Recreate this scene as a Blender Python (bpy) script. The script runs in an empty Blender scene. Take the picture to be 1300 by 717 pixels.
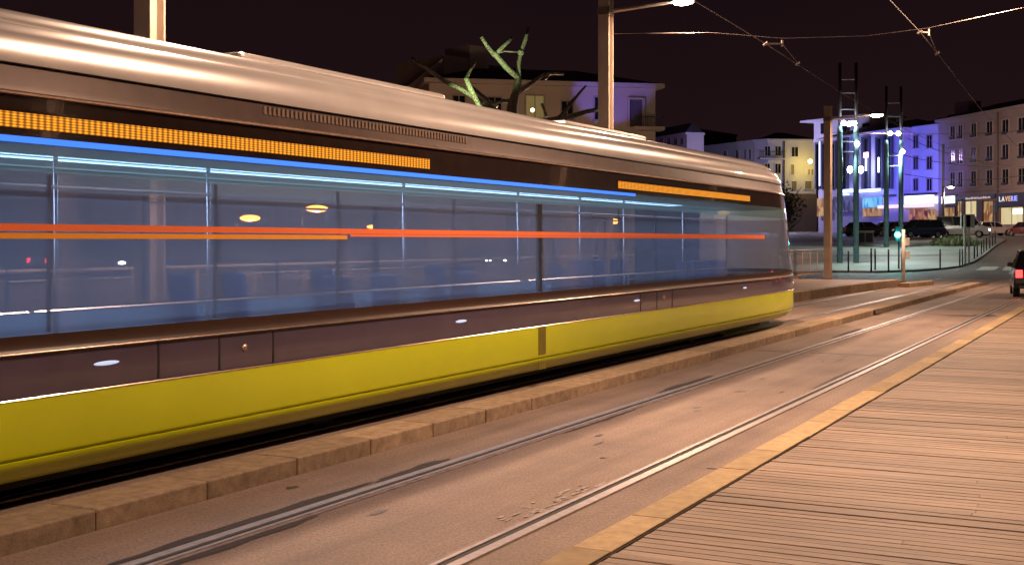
import bpy, bmesh, math, random
from mathutils import Vector, Matrix
random.seed(7)
R = math.radians
F, CX, HY, CH = 1570.0, 650.0, 306.0, 1.75
TH = R(27.0); S_, C_ = math.sin(TH), math.cos(TH)

sc = bpy.context.scene
COL = sc.collection

# ---------------------------------------------------------------- placement
def rise(d):
    if d < 82: return 0.0
    if d < 108: return (d-82)*0.077
    return 2.0 + (d-108)*0.0143
def W(px, d, z=0.0):
    xr = (px-CX)/F*d
    return Vector((-d*S_+xr*C_, d*C_+xr*S_, z))
def P(px, py, d):
    return W(px, d, CH+(HY-py)*d/F)
def depth(x, y): return -x*S_+y*C_
def gz(x, y): return rise(depth(x, y))
def G(px, py, up=0.0):
    """where the line of sight through a pixel meets the ground"""
    d = 3.0
    while d < 400:
        zz = CH+(HY-py)*d/F
        if zz <= rise(d)+up: break
        d += 0.05
    v = W(px, d); v.z = rise(d)+up
    return v

# ---------------------------------------------------------------- materials
MATS = {}
def nodes(name):
    m = bpy.data.materials.new(name); m.use_nodes = True
    nt = m.node_tree
    return m, nt, nt.nodes['Principled BSDF']
def mat(name, col, rough=0.5, metal=0.0, var=0.15, scale=6.0, bump=0.0, bscale=60.0, spec=0.5, coat=0.0):
    if name in MATS: return MATS[name]
    m, nt, b = nodes(name)
    N, L = nt.nodes, nt.links
    tc = N.new('ShaderNodeTexCoord')
    n = N.new('ShaderNodeTexNoise'); n.inputs['Scale'].default_value = scale; n.inputs['Detail'].default_value = 6
    L.new(tc.outputs['Object'], n.inputs['Vector'])
    r = N.new('ShaderNodeValToRGB')
    r.color_ramp.elements[0].position = 0.3; r.color_ramp.elements[1].position = 0.7
    r.color_ramp.elements[0].color = [c*(1-var) for c in col]+[1]
    r.color_ramp.elements[1].color = [min(1, c*(1+var)) for c in col]+[1]
    L.new(n.outputs['Fac'], r.inputs['Fac']); L.new(r.outputs['Color'], b.inputs['Base Color'])
    b.inputs['Roughness'].default_value = rough; b.inputs['Metallic'].default_value = metal
    b.inputs['Specular IOR Level'].default_value = spec; b.inputs['Coat Weight'].default_value = coat
    if bump:
        n2 = N.new('ShaderNodeTexNoise'); n2.inputs['Scale'].default_value = bscale; n2.inputs['Detail'].default_value = 4
        L.new(tc.outputs['Object'], n2.inputs['Vector'])
        bp = N.new('ShaderNodeBump'); bp.inputs['Strength'].default_value = bump; bp.inputs['Distance'].default_value = 0.01
        L.new(n2.outputs['Fac'], bp.inputs['Height']); L.new(bp.outputs['Normal'], b.inputs['Normal'])
    MATS[name] = m
    return m
def emit(name, col, s, base=None):
    if name in MATS: return MATS[name]
    m, nt, b = nodes(name)
    b.inputs['Base Color'].default_value = list(base or [c*0.5 for c in col])+[1]
    b.inputs['Emission Color'].default_value = list(col)+[1]
    b.inputs['Emission Strength'].default_value = s
    MATS[name] = m
    return m

# ---------------------------------------------------------------- mesh helpers
def link(name, bm, m, parent=None, smooth=False, ms=None):
    me = bpy.data.meshes.new(name); bmesh.ops.recalc_face_normals(bm, faces=bm.faces); bm.to_mesh(me); bm.free()
    o = bpy.data.objects.new(name, me); COL.objects.link(o)
    for x in (ms or [m]): me.materials.append(x)
    if parent: o.parent = parent
    if smooth:
        for p in me.polygons: p.use_smooth = True
    return o
def tag(o, label=None, cat=None, group=None, kind=None):
    if label: o['label'] = label
    if cat: o['category'] = cat
    if group: o['group'] = group
    if kind: o['kind'] = kind
    return o
def empty(name, loc=(0,0,0), rz=0, label=None, cat=None, group=None):
    o = bpy.data.objects.new(name, None); COL.objects.link(o); o.location = loc; o.rotation_euler = (0,0,rz)
    o.empty_display_size = 0.1
    return tag(o, label, cat, group)
def box(bm, x0, x1, y0, y1, z0, z1, M=None):
    vs = [bm.verts.new((x, y, z)) for z in (z0, z1) for y in (y0, y1) for x in (x0, x1)]
    for f in ((0,1,3,2),(4,5,7,6),(0,1,5,4),(2,3,7,6),(0,2,6,4),(1,3,7,5)): bm.faces.new([vs[i] for i in f])
    if M is not None:
        for v in vs: v.co = M @ v.co
    return vs
def tube(bm, pts, rad, n=8, cap=True):
    pts = [Vector(p) for p in pts]
    rads = rad if isinstance(rad, (list, tuple)) else [rad]*len(pts)
    rings = []
    up = Vector((0,0,1))
    for i, p in enumerate(pts):
        a = pts[max(i-1,0)]; b = pts[min(i+1,len(pts)-1)]
        t = (b-a).normalized()
        u = t.cross(up if abs(t.z) < 0.95 else Vector((1,0,0))).normalized(); v = t.cross(u).normalized()
        rings.append([bm.verts.new(p+(u*math.cos(k*2*math.pi/n)+v*math.sin(k*2*math.pi/n))*rads[i]) for k in range(n)])
    for a, b in zip(rings, rings[1:]):
        for k in range(n): bm.faces.new((a[k], a[(k+1)%n], b[(k+1)%n], b[k]))
    if cap: bm.faces.new(rings[0]); bm.faces.new(rings[-1])
def bevel(o, w=0.01, seg=2):
    md = o.modifiers.new('bevel', 'BEVEL'); md.width = w; md.segments = seg; md.limit_method = 'ANGLE'; md.angle_limit = R(40)
    return o
def simple(name, m, parent=None, boxes=(), tubes=(), smooth=False, bev=0):
    bm = bmesh.new()
    for b in boxes: box(bm, *b)
    for t in tubes: tube(bm, *t)
    o = link(name, bm, m, parent, smooth)
    if bev: bevel(o, bev)
    return o
def copy_tree(o, parent=None):
    c = o.copy(); COL.objects.link(c)
    if parent: c.parent = parent
    for ch in list(o.children): copy_tree(ch, c)
    return c
def lamp(name, kind, loc, energy, col, parent=None, size=0.2, target=None, spot=60, blend=0.5):
    l = bpy.data.lights.new(name, kind); l.energy = energy; l.color = col
    if kind == 'AREA': l.shape = 'DISK'; l.size = size
    if kind in ('POINT', 'SPOT'): l.shadow_soft_size = size
    if kind == 'SPOT': l.spot_size = R(spot); l.spot_blend = blend
    o = bpy.data.objects.new(name, l); COL.objects.link(o); o.location = loc
    if parent: o.parent = parent
    if target is not None:
        o.rotation_euler = (Vector(target)-Vector(loc)).to_track_quat('-Z', 'Y').to_euler()
    return o

SODIUM = (1.0, 0.63, 0.42)

# ================================================================= SETTING
# ---- asphalt of the road and track bed
def asphalt_mat(name, c0, c1, rough=0.75, fine=95):
    m, nt, b = nodes(name); N, L = nt.nodes, nt.links
    tc = N.new('ShaderNodeTexCoord')
    def noise(s, d=6, vec=None):
        n = N.new('ShaderNodeTexNoise'); n.inputs['Scale'].default_value = s; n.inputs['Detail'].default_value = d
        n.inputs['Roughness'].default_value = 0.65
        L.new(vec or tc.outputs['Object'], n.inputs['Vector']); return n
    mp = N.new('ShaderNodeMapping'); mp.inputs['Scale'].default_value = (2.2, 0.12, 1)
    L.new(tc.outputs['Object'], mp.inputs['Vector'])
    streak = noise(1.3, 5, mp.outputs['Vector'])
    big = noise(0.55, 7); sm = noise(fine, 4)
    add = N.new('ShaderNodeMath'); add.operation = 'ADD'
    L.new(streak.outputs['Fac'], add.inputs[0]); L.new(big.outputs['Fac'], add.inputs[1])
    r = N.new('ShaderNodeValToRGB'); e = r.color_ramp.elements
    e[0].position = 0.36; e[1].position = 0.64; e[0].color = list(c0)+[1]; e[1].color = list(c1)+[1]
    hf = N.new('ShaderNodeMath'); hf.operation = 'MULTIPLY'; hf.inputs[1].default_value = 0.5
    L.new(add.outputs[0], hf.inputs[0]); L.new(hf.outputs[0], r.inputs['Fac'])
    vor = N.new('ShaderNodeTexVoronoi'); vor.inputs['Scale'].default_value = fine*0.45
    L.new(tc.outputs['Object'], vor.inputs['Vector'])
    r2 = N.new('ShaderNodeValToRGB'); r2.color_ramp.elements[0].color = (0.30,0.28,0.28,1); r2.color_ramp.elements[1].color = (1.9,1.85,1.8,1)
    r2.color_ramp.elements[0].position = 0.25; r2.color_ramp.elements[1].position = 0.75
    L.new(sm.outputs['Fac'], r2.inputs['Fac'])
    mx = N.new('ShaderNodeMix'); mx.data_type = 'RGBA'; mx.blend_type = 'MULTIPLY'; mx.inputs['Factor'].default_value = 0.85
    L.new(r.outputs['Color'], mx.inputs['A']); L.new(r2.outputs['Color'], mx.inputs['B'])
    L.new(mx.outputs['Result'], b.inputs['Base Color'])
    b.inputs['Roughness'].default_value = rough
    bp = N.new('ShaderNodeBump'); bp.inputs['Strength'].default_value = 0.6; bp.inputs['Distance'].default_value = 0.006
    L.new(vor.outputs['Distance'], bp.inputs['Height']); L.new(bp.outputs['Normal'], b.inputs['Normal'])
    return m
A_TRACK = asphalt_mat('track_asphalt', (0.125,0.092,0.078), (0.25,0.19,0.15), 0.7, 55)
A_ROAD = asphalt_mat('road_asphalt', (0.05,0.045,0.042), (0.10,0.088,0.08), 0.6)

bm = bmesh.new()
ds = [-40, -10, 10, 30, 50, 70, 78, 82, 84, 88, 92, 96, 100, 104, 108, 115, 130, 160, 200, 300, 500, 900]
xs = [-700, -300, -150, -80, -40, -20, 0, 20, 40, 80, 150, 300, 700]
rows = []
for d in ds:
    rows.append([bm.verts.new((-d*S_+x*C_, d*C_+x*S_, rise(d)-0.004)) for x in xs])
for a, b in zip(rows, rows[1:]):
    for k in range(len(xs)-1): bm.faces.new((a[k], a[k+1], b[k+1], b[k]))
tag(link('ground', bm, A_ROAD), kind='structure')

def sheet(name, pts, m, z=0.0, thick=None, follow=True):
    bm = bmesh.new()
    vs = [bm.verts.new((p[0], p[1], (gz(p[0],p[1]) if follow else 0)+z)) for p in pts]
    f = bm.faces.new(vs)
    if thick:
        r = bmesh.ops.extrude_face_region(bm, geom=[f])
        for v in r['geom']:
            if isinstance(v, bmesh.types.BMVert): v.co.z -= thick
    return tag(link(name, bm, m), kind='structure')

# track bed near us, between the platform and the boardwalk
Y0, YE = -12, 54
bm = bmesh.new()
for y0 in range(Y0, YE+1, 6):
    vs = [bm.verts.new(v) for v in ((-5.64,y0,0),(-2.88,y0,0),(-2.88,y0+6,0),(-5.64,y0+6,0))]; bm.faces.new(vs)
    vs = [bm.verts.new(v) for v in ((-8.84,y0,0),(-6.06,y0,0),(-6.06,y0+6,0),(-8.84,y0+6,0))]; bm.faces.new(vs)
bmesh.ops.remove_doubles(bm, verts=bm.verts, dist=0.001)
tag(link('track_bed', bm, A_TRACK), kind='structure')

# dark tar strips and patches beside the rails, a few mm above
TAR = mat('tar_sealant', (0.035,0.027,0.024), 0.75, var=0.3, scale=20)
bm = bmesh.new()
def blob(bm, cx, cy, lx, ly, z, n=26, jag=0.35):
    vs = []
    for k in range(n):
        a = 2*math.pi*k/n; j = 1+random.uniform(-jag, jag)
        vs.append(bm.verts.new((cx+math.cos(a)*lx*j, cy+math.sin(a)*ly*(1+random.uniform(-.15,.15)), z)))
    bm.faces.new(vs)
for cx, cy, lx, ly in ((-4.92,6.2,.035,1.3),(-4.95,8.1,.05,.5),(-4.68,5.6,.03,.8),(-4.93,14.5,.03,1.0),(-3.48,16,.02,1.2),
                       (-3.3,31,.13,.5),(-3.75,30.6,.35,.10),(-4.95,24,.03,1.4),(-4.7,11.2,.02,.9),(-4.0,33.5,.5,.06)):
    blob(bm, cx+(-.05 if cx < -4.8 and ly > .6 else 0), cy, lx*1.7, ly, 0.004)
tag(link('tar_patches', bm, TAR), kind='structure')
STN = mat('oil_stain', (0.085,0.062,0.052), 0.5, var=.35, scale=12)
bm = bmesh.new()
for k in range(34):
    cx_ = random.choice((-4.1,-4.2,-3.9,-5.25,-3.05,-7.6)); blob(bm, cx_+random.gauss(0,.16), random.uniform(4.5,34), random.uniform(.01,.05), random.uniform(.02,.12), 0.0042+k*.00004, n=11)
for y_ in (19.4, 30.9, 41.0):
    x_ = -5.6
    while x_ < -4.95 or (-4.65 < x_ < -3.5):
        box(bm, x_, x_+.13, y_+random.uniform(-.01,.01), y_+.03, 0.001, 0.0035); x_ += .13
        if -4.95 <= x_ < -4.65: x_ = -4.64
tag(link('oil_stains', bm, STN), kind='structure')
bm = bmesh.new()
for k in range(46):
    t = random.random(); blob(bm, -3.47-random.random()**2*.16, 6.9+t*1.5, random.uniform(.006,.022), random.uniform(.015,.07), 0.004+k*.00006, n=9)
tag(link('mortar_patch', bm, mat('mortar', (0.33,0.28,0.245), 0.8, var=0.35, scale=25)), kind='structure')

# ---- rails
STEEL = mat('rail_steel', (0.50,0.45,0.43), 0.42, 0.75, var=0.15, scale=14)
DULL = mat('rail_dull_steel', (0.26,0.20,0.175), 0.6, 0.4, var=0.35, scale=9)
GROOVE = mat('rail_groove', (0.012,0.01,0.01), 0.7)
def rail(x, side, y1, label, bend=0.0):
    # side = +1: running head on the +x side of the groove
    r = empty('tram_rail', (x, 0, 0), 0, label, 'rail', 'grooved tram rails set in the asphalt')
    def strip(name, a, b, z, m):
        bm = bmesh.new(); prev = None
        y = Y0
        while y <= y1:
            t = max(0, y-50); off = bend*t*t
            a_, b_ = a*side, b*side
            cur = [bm.verts.new((a_+off, y, 0.0)), bm.verts.new((a_*0.97+b_*0.03+off, y, z)), bm.verts.new((a_*0.03+b_*0.97+off, y, z)), bm.verts.new((b_+off, y, 0.0))]
            cur = [bm.verts.new(v.co) for v in cur] if False else cur
            if prev:
                for k in range(3): bm.faces.new((prev[k], prev[k+1], cur[k+1], cur[k]))
            prev = cur; y += 2.0
        return link(name, bm, m, r)
    strip('rail_head', 0.024, 0.098, 0.013, STEEL)
    strip('groove', -0.026, 0.024, 0.006, GROOVE)
    strip('guard_lip', -0.058, -0.026, 0.013, STEEL)
    strip('rail_flange', -0.095, -0.058, 0.007, DULL)
    return r
rail(-3.36, 1, 60, 'tram rail with dark groove nearest the boardwalk')
rail(-4.80, -1, 60, 'tram rail of the empty track, nearest the low stone kerb')
rail(-6.88, 1, 60, 'tram rail under the near side of the yellow tram')
rail(-8.32, -1, 60, 'tram rail under the far side of the yellow tram, by the platform')

# ---- kerbs of stone blocks
def stone_mat(name, c0, c1, sc_=9):
    m, nt, b = nodes(name); N, L = nt.nodes, nt.links
    tc = N.new('ShaderNodeTexCoord'); g = N.new('ShaderNodeNewGeometry')
    n = N.new('ShaderNodeTexNoise'); n.inputs['Scale'].default_value = sc_; n.inputs['Detail'].default_value = 9; n.inputs['Roughness'].default_value = 0.7
    L.new(tc.outputs['Object'], n.inputs['Vector'])
    r = N.new('ShaderNodeValToRGB'); e = r.color_ramp.elements
    e[0].position = 0.32; e[1].position = 0.68; e[0].color = list(c0)+[1]; e[1].color = list(c1)+[1]
    L.new(n.outputs['Fac'], r.inputs['Fac'])
    hsv = N.new('ShaderNodeHueSaturation')
    mr = N.new('ShaderNodeMapRange'); mr.inputs['To Min'].default_value = 0.75; mr.inputs['To Max'].default_value = 1.2
    L.new(g.outputs['Random Per Island'], mr.inputs['Value']); L.new(mr.outputs['Result'], hsv.inputs['Value'])
    L.new(r.outputs['Color'], hsv.inputs['Color']); L.new(hsv.outputs['Color'], b.inputs['Base Color'])
    b.inputs['Roughness'].default_value = 0.78
    n2 = N.new('ShaderNodeTexNoise'); n2.inputs['Scale'].default_value = 90; n2.inputs['Detail'].default_value = 5
    L.new(tc.outputs['Object'], n2.inputs['Vector'])
    bp = N.new('ShaderNodeBump'); bp.inputs['Strength'].default_value = 0.5; bp.inputs['Distance'].default_value = 0.008
    L.new(n2.outputs['Fac'], bp.inputs['Height']); L.new(bp.outputs['Normal'], b.inputs['Normal'])
    return m
STONE = stone_mat('kerb_stone', (0.22,0.15,0.095), (0.44,0.325,0.215))
STONE2 = stone_mat('edge_stone', (0.30,0.21,0.11), (0.46,0.34,0.18))
def blocks(name, x0, x1, y0, y1, z0, z1, step, m, fx=None, gap=0.006, bv=0.012):
    bm = bmesh.new(); y = y0
    while y < y1:
        o = fx(y) if fx else 0; j = random.uniform(-.003, .003)
        o2 = fx(y+step) if fx else 0
        vs = box(bm, x0+j, x1+j, y+gap, y+step-gap, z0, z1+random.uniform(-.002,.002))
        for v in vs: v.co.x += o if v.co.y < y+step/2 else o2
        y += step
    o = link(name, bm, m); bevel(o, bv, 2)
    return tag(o, kind='structure')
blocks('median_kerb', -6.05, -5.65, Y0+0.54, 51, -0.2, 0.125, 1.0, STONE)
simple('median_kerb_bedding', mat('dark_joint', (0.05,0.035,0.025), 0.9), None, [(-6.02,-5.70,Y0,51,-0.2,0.10)])['kind'] = 'structure'
blocks('boardwalk_edge_stone', -2.88, -2.64, Y0, 60, -0.2, 0.02, 0.92, STONE2, bv=0.004)
simple('boardwalk_edge_bedding', MATS['dark_joint'], None, [(-2.87,-2.63,Y0,60,-0.2,0.008)])['kind'] = 'structure'
# rounded end of the median
bm = bmesh.new()
vs = [bm.verts.new(v) for v in ((-6.05,51,0.12),(-5.65,51,0.12),(-5.55,53.5,0.05),(-5.85,53.5,0.05),(-6.05,51,-.1),(-5.65,51,-.1),(-5.55,53.5,-.1),(-5.85,53.5,-.1))]
for f in ((0,1,2,3),(0,1,5,4),(1,2,6,5),(2,3,7,6),(3,0,4,7)): bm.faces.new([vs[i] for i in f])
tag(link('median_kerb_end', bm, STONE), kind='structure')
# small dark drain in the kerb
dr = empty('kerb_drain', (-5.65, 30.2, 0), 0, 'small black drain outlet in the face of the low stone kerb', 'drain')
simple('drain_frame', GROOVE, dr, [(-.02,.05,-.35,.35,0.015,.125)], bev=.01)
simple('drain_bar', DULL, dr, [(.052,.06,-.3,-.02,0.03,.11),(.052,.06,.04,.3,0.03,.11)])

# ---- boardwalk
m, nt, b = nodes('boardwalk_timber'); N, L = nt.nodes, nt.links
tc = N.new('ShaderNodeTexCoord'); g = N.new('ShaderNodeNewGeometry')
mp = N.new('ShaderNodeMapping'); mp.inputs['Scale'].default_value = (0.9, 30, 1); L.new(tc.outputs['Object'], mp.inputs['Vector'])
n = N.new('ShaderNodeTexNoise'); n.inputs['Scale'].default_value = 2.2; n.inputs['Detail'].default_value = 8; n.inputs['Roughness'].default_value = 0.7
L.new(mp.outputs['Vector'], n.inputs['Vector'])
r = N.new('ShaderNodeValToRGB'); e = r.color_ramp.elements
e[0].position = 0.28; e[1].position = 0.72; e[0].color = (0.19,0.125,0.085,1); e[1].color = (0.42,0.32,0.24,1)
L.new(n.outputs['Fac'], r.inputs['Fac'])
nb = N.new('ShaderNodeTexNoise'); nb.inputs['Scale'].default_value = 0.9; nb.inputs['Detail'].default_value = 6
mpb = N.new('ShaderNodeMapping'); mpb.inputs['Scale'].default_value = (0.35, 1.6, 1); L.new(tc.outputs['Object'], mpb.inputs['Vector']); L.new(mpb.outputs['Vector'], nb.inputs['Vector'])
mrb = N.new('ShaderNodeMapRange'); mrb.inputs['From Min'].default_value = .3; mrb.inputs['From Max'].default_value = .7; mrb.inputs['To Min'].default_value = 0.62; mrb.inputs['To Max'].default_value = 1.2
L.new(nb.outputs['Fac'], mrb.inputs['Value'])
mr = N.new('ShaderNodeMapRange'); mr.inputs['To Min'].default_value = 0.84; mr.inputs['To Max'].default_value = 1.12
L.new(g.outputs['Random Per Island'], mr.inputs['Value'])
mm = N.new('ShaderNodeMath'); mm.operation = 'MULTIPLY'; L.new(mr.outputs['Result'], mm.inputs[0]); L.new(mrb.outputs['Result'], mm.inputs[1])
hsv = N.new('ShaderNodeHueSaturation'); L.new(mm.outputs[0], hsv.inputs['Value']); L.new(r.outputs['Color'], hsv.inputs['Color'])
L.new(hsv.outputs['Color'], b.inputs['Base Color'])
b.inputs['Roughness'].default_value = 0.55
wv = N.new('ShaderNodeTexWave'); wv.bands_direction = 'Y'; wv.inputs['Scale'].default_value = 15.1; wv.inputs['Distortion'].default_value = 0.3
L.new(tc.outputs['Object'], wv.inputs['Vector'])
ad = N.new('ShaderNodeMath'); ad.operation = 'ADD'; L.new(wv.outputs['Fac'], ad.inputs[0]); L.new(n.outputs['Fac'], ad.inputs[1])
bp = N.new('ShaderNodeBump'); bp.inputs['Strength'].default_value = 0.8; bp.inputs['Distance'].default_value = 0.006
L.new(ad.outputs[0], bp.inputs['Height']); L.new(bp.outputs['Normal'], b.inputs['Normal'])
TIMBER = m
bm = bmesh.new(); y = 1.0; pitch = 0.104
while y < 60:
    # boards butt-jointed across the walk, each its own island
    cuts = [-2.61]+sorted(random.uniform(-1.5, 9) for _ in range(2 if y < 30 else 1))+[11]
    dz = random.uniform(-.003, .003)
    for a, b2 in zip(cuts, cuts[1:]):
        if b2-a < .4: continue
        z = 0.014+dz+random.uniform(-.0015,.0015)
        box(bm, a+(.002 if a > -2.6 else 0), b2-.002, y, y+pitch-0.014, -.02, z)
    y += pitch
deck = tag(link('boardwalk', bm, TIMBER), kind='structure')
simple('boardwalk_joists', GROOVE, None, [(-2.63,11,0.5,60.2,-.12,-.022)])['kind'] = 'structure'
bm = bmesh.new()
for k in range(240):
    y = 1+random.random()**1.5*35; x = random.uniform(-2.4, 5)
    iy = 1.0+pitch*round((y-1)/pitch)+0.045
    bmesh.ops.create_circle(bm, cap_ends=True, segments=7, radius=.006, matrix=Matrix.Translation((x, iy, 0.0205)))
tag(link('boardwalk_knots', bm, mat('knot', (0.05,0.025,0.018), .6)), kind='structure')

# ---- tram platform on the far side
PAVE = asphalt_mat('platform_paving', (0.17,0.12,0.10), (0.27,0.20,0.165), 0.5, 40)
def plat_edge(y): 
    t = max(0, y-34); return 0.0026*t*t
blocks('platform_edge_stone', -9.2, -8.86, -14, 48.5, -0.2, 0.28, 1.0, STONE, fx=plat_edge)
bm = bmesh.new(); prev = None
for k in range(-14, 50, 2):
    xe = -9.2+plat_edge(k); cur = [bm.verts.new((-12.9, k, 0.276)), bm.verts.new((xe, k, 0.276))]
    if prev: bm.faces.new((prev[0], prev[1], cur[1], cur[0]))
    prev = cur
# end ramp
r1 = [bm.verts.new((-12.9, 53.5, 0.02)), bm.verts.new((-8.0, 52.5, 0.02))]
bm.faces.new((prev[0], prev[1], r1[1], r1[0]))
bmesh.ops.remove_doubles(bm, verts=bm.verts, dist=.001)
tag(link('platform', bm, PAVE), kind='structure')
blocks('platform_end_kerb', -8.75, -8.35, 48.5, 51.8, -0.2, 0.16, 1.1, STONE, fx=lambda y: 0.5+(y-48.5)*.13)
simple('platform_back_kerb', STONE, None, [(-13.05,-12.9,-14,52,-.2,.29)])['kind'] = 'structure'

# ---- pale plaza beyond the crossing
PLAZA = mat('plaza_concrete', (0.30,0.32,0.29), 0.6, var=0.22, scale=0.35, bump=.2)
def G2(px, py): v = G(px, py); return (v.x, v.y)
def ground_patch(name, edge, m, up):
    """polygon given by ground pixels, draped on the ground as a fine grid with a kerb skirt"""
    poly = [G2(*p) for p in edge]
    pts3 = [depth(*p) for p in poly]
    bm = bmesh.new()
    bm.faces.new([bm.verts.new((p[0], p[1], 0)) for p in poly])
    for dd in (82, 85, 90, 96, 102, 108, 120, 140):
        if min(pts3) < dd < max(pts3):
            bmesh.ops.bisect_plane(bm, geom=bm.verts[:]+bm.edges[:]+bm.faces[:], plane_co=(-dd*S_, dd*C_, 0), plane_no=(-S_, C_, 0))
    be = [e for e in bm.edges if len(e.link_faces) == 1]
    for v in bm.verts: v.co.z = gz(v.co.x, v.co.y)+up
    r = bmesh.ops.extrude_edge_only(bm, edges=be)
    for v in r['geom']:
        if isinstance(v, bmesh.types.BMVert): v.co.z -= up+.05
    return tag(link(name, bm, m), kind='structure')
ground_patch('plaza', [(700,345.5),(1000,348),(1060,346),(1110,346.5),(1160,345),(1195,342.5),(1220,339),(1238,333),(1250,325),(1262,315),(1277,305.5),(1262,303.5),(1235,304.5),(1180,306.5),(1100,308),(1000,310),(700,312)], PLAZA, 0.12)
ground_patch('plaza_dark_strip', [(1061,327.2),(1160,328),(1195,327),(1196,324.8),(1160,325.5),(1062,325)], mat('dark_paving', (0.12,0.12,0.115), .6), 0.126)
PAINT = mat('road_paint', (0.5,0.47,0.42), .6, var=.35, scale=3)
ground_patch('crossing_paint', [(1238,343),(1262,343),(1268,338.5),(1246,338.5)], PAINT, 0.004)
ground_patch('crossing_paint_far', [(1272,343),(1300,344),(1300,339.5),(1276,338.5)], PAINT, 0.004)
ground_patch('far_pavement', [(1278,297.9),(1330,297.2),(1330,296.2),(1100,297.2),(1100,298.6)], PLAZA, 0.10)

# ================================================================= MASTS WITH STREET LAMPS
MAST = mat('mast_paint', (0.56,0.47,0.39), 0.38, 0.25, var=0.12, scale=2)
HEADM = mat('lamp_housing', (0.25,0.22,0.2), 0.4, 0.6)
LENS = emit('sodium_lens', (1.0,0.78,0.6), 60)
def mast(name, x, y, z0, h, side, label, e=800, lamp_z=None):
    r = empty(name, (x, y, z0), 0, label, 'tram mast', 'tall overhead line masts with street lamps along the tracks')
    # H-section post
    simple('mast_post', MAST, r, [(-.135,.135,-.135,-.105,0,h),(-.135,.135,.105,.135,0,h),(-.02,.02,-.104,.104,0,h-.01),(-.14,.14,-.14,.14,h,h+.02)], bev=.004)
    simple('base_plate', HEADM, r, [(-.22,.22,-.22,.22,-.01,.025),(-.2,-.16,-.2,-.16,.026,.07),(.16,.2,-.2,-.16,.026,.07),(-.2,-.16,.16,.2,.026,.07),(.16,.2,.16,.2,.026,.07)])
    lz = lamp_z or h-.45
    arm = simple('lamp_arm', MAST, r, tubes=[([(side*.1,0,lz-.03),(side*.7,0,lz),(side*1.65,0,lz+.05)], [.05,.04,.032], 10)], smooth=True)
    simple('arm_bracket', HEADM, arm, [(-.15,.15,-.15,.15,lz-.12,lz+.06)], bev=.01)
    bm = bmesh.new()
    for k, (t, w, hh) in enumerate(((0,.04,.04),(.08,.11,.07),(.3,.16,.09),(.52,.13,.07),(.6,.03,.03))):
        pass
    prof = ((0,.04,.03),(.08,.11,.06),(.3,.16,.085),(.52,.13,.06),(.6,.03,.02)); prev = None
    for t, w, hh in prof:
        xx = side*(1.55+t); cur = [bm.verts.new((xx, math.cos(a)*w, lz+.06+max(-.01, math.sin(a)*hh))) for a in [k*math.pi/8 for k in range(16)]]
        if prev:
            for k in range(16): bm.faces.new((prev[k], prev[(k+1)%16], cur[(k+1)%16], cur[k]))
        else: bm.faces.new(cur)
        prev = cur
    bm.faces.new(prev)
    hd = link('lamp_head', bm, HEADM, r, True)
    bm = bmesh.new(); bmesh.ops.create_uvsphere(bm, u_segments=16, v_segments=8, radius=.16)
    for v in bm.verts: v.co = Vector((v.co.x*1.5+side*1.87, v.co.y, v.co.z*.5+lz+.035))
    link('lens', bm, LENS, hd, True)
    lamp('lamp_light', 'AREA', (side*1.87, 0, lz-.06), e, SODIUM, hd, .3, (side*1.87+ -side*0.0, 0, 0))
    return r
def Yat(px, X):
    fct = -S_+(px-CX)/F*C_; d = X/fct; return d*(C_+(px-CX)/F*S_)
masts = []
for px, lab in ((190,'beige mast rising behind the tail of the tram, leftmost of the masts'),(769,'tall beige mast rising behind the middle of the tram roof'),(1051,'beige mast with a lit street lamp on its arm at the end of the platform')):
    y = Yat(px, -11)
    h = 6.75 if px > 1000 else 7.4
    masts.append(mast('tram_mast', -11, y, .27, h, 1, lab, e=850, lamp_z=(6.3 if px > 1000 else 6.78)))
MY = [m_.location.y for m_ in masts]
masts.append(mast('tram_mast', -.45, MY[0]-.1, .02, 7.4, -1, 'beige lamp mast on the boardwalk, mirrored in the tail half of the tram', e=760, lamp_z=6.9))
masts.append(mast('tram_mast', -.9, MY[1], .02, 7.4, -1, 'beige lamp mast on the boardwalk, mirrored in the front half of the tram', e=1000, lamp_z=6.9))
masts.append(mast('tram_mast', -.2, -3.0, .02, 7.4, -1, 'beige lamp mast on the boardwalk behind the viewer', e=1000, lamp_z=6.9))
masts.append(mast('tram_mast', 2.2, MY[2]-1, .02, 7.4, -1, 'beige lamp mast on the boardwalk far ahead, right of the picture', e=800, lamp_z=6.9))

# ---- overhead wires
WIRE = mat('copper_wire', (0.16,0.13,0.12), 0.55, 0.5)
DWIRE = mat('dark_wire', (0.05,0.045,0.045), 0.6)
def wire(pts, rad, label, m=WIRE, name='overhead_wire'):
    bm = bmesh.new(); tube(bm, pts, rad, 6)
    return tag(link(name, bm, m, None, True), label, 'wire', 'overhead wires of the tramway')
wire([W(700,13,6.15)+Vector((0,-16,0)), P(884,3,22.5), P(972,56,27.3), P(1066,117,36.1), P(1150,165,48), W(1262,75,6.2)], .008, 'contact wire hanging over the track of the yellow tram')
wire([(-3.9,-6,6.1), P(1129,0,22.3), P(1168,41,26.0), P(1191.6,70,28.9), P(1246,140,41.1), P(1290,184.5,56), W(1345,80,6.3)], .008, 'contact wire hanging over the empty track beside the boardwalk')
Ym = MY[1]
a0 = Vector((-11, Ym, 6.45+.27)); 
wire([(-10.86,Ym,6.5),(-8.5,Ym,6.35),P(992,49,27.3),P(1100,46,26),P(1178,36,25.6),P(1300,10,24.3),(-1.04,Ym,6.6)], .006, 'cross span wire strung from the middle mast over both tracks', name='span_wire')
Yl = MY[2]
wire([(-10.86,Yl,6.0),(-7.6,Yl,5.8),(-4.5,Yl,5.75),(2.06,MY[2]-1,6.4)], .010, 'cross span wire strung from the mast at the platform end', name='span_wire')
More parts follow.
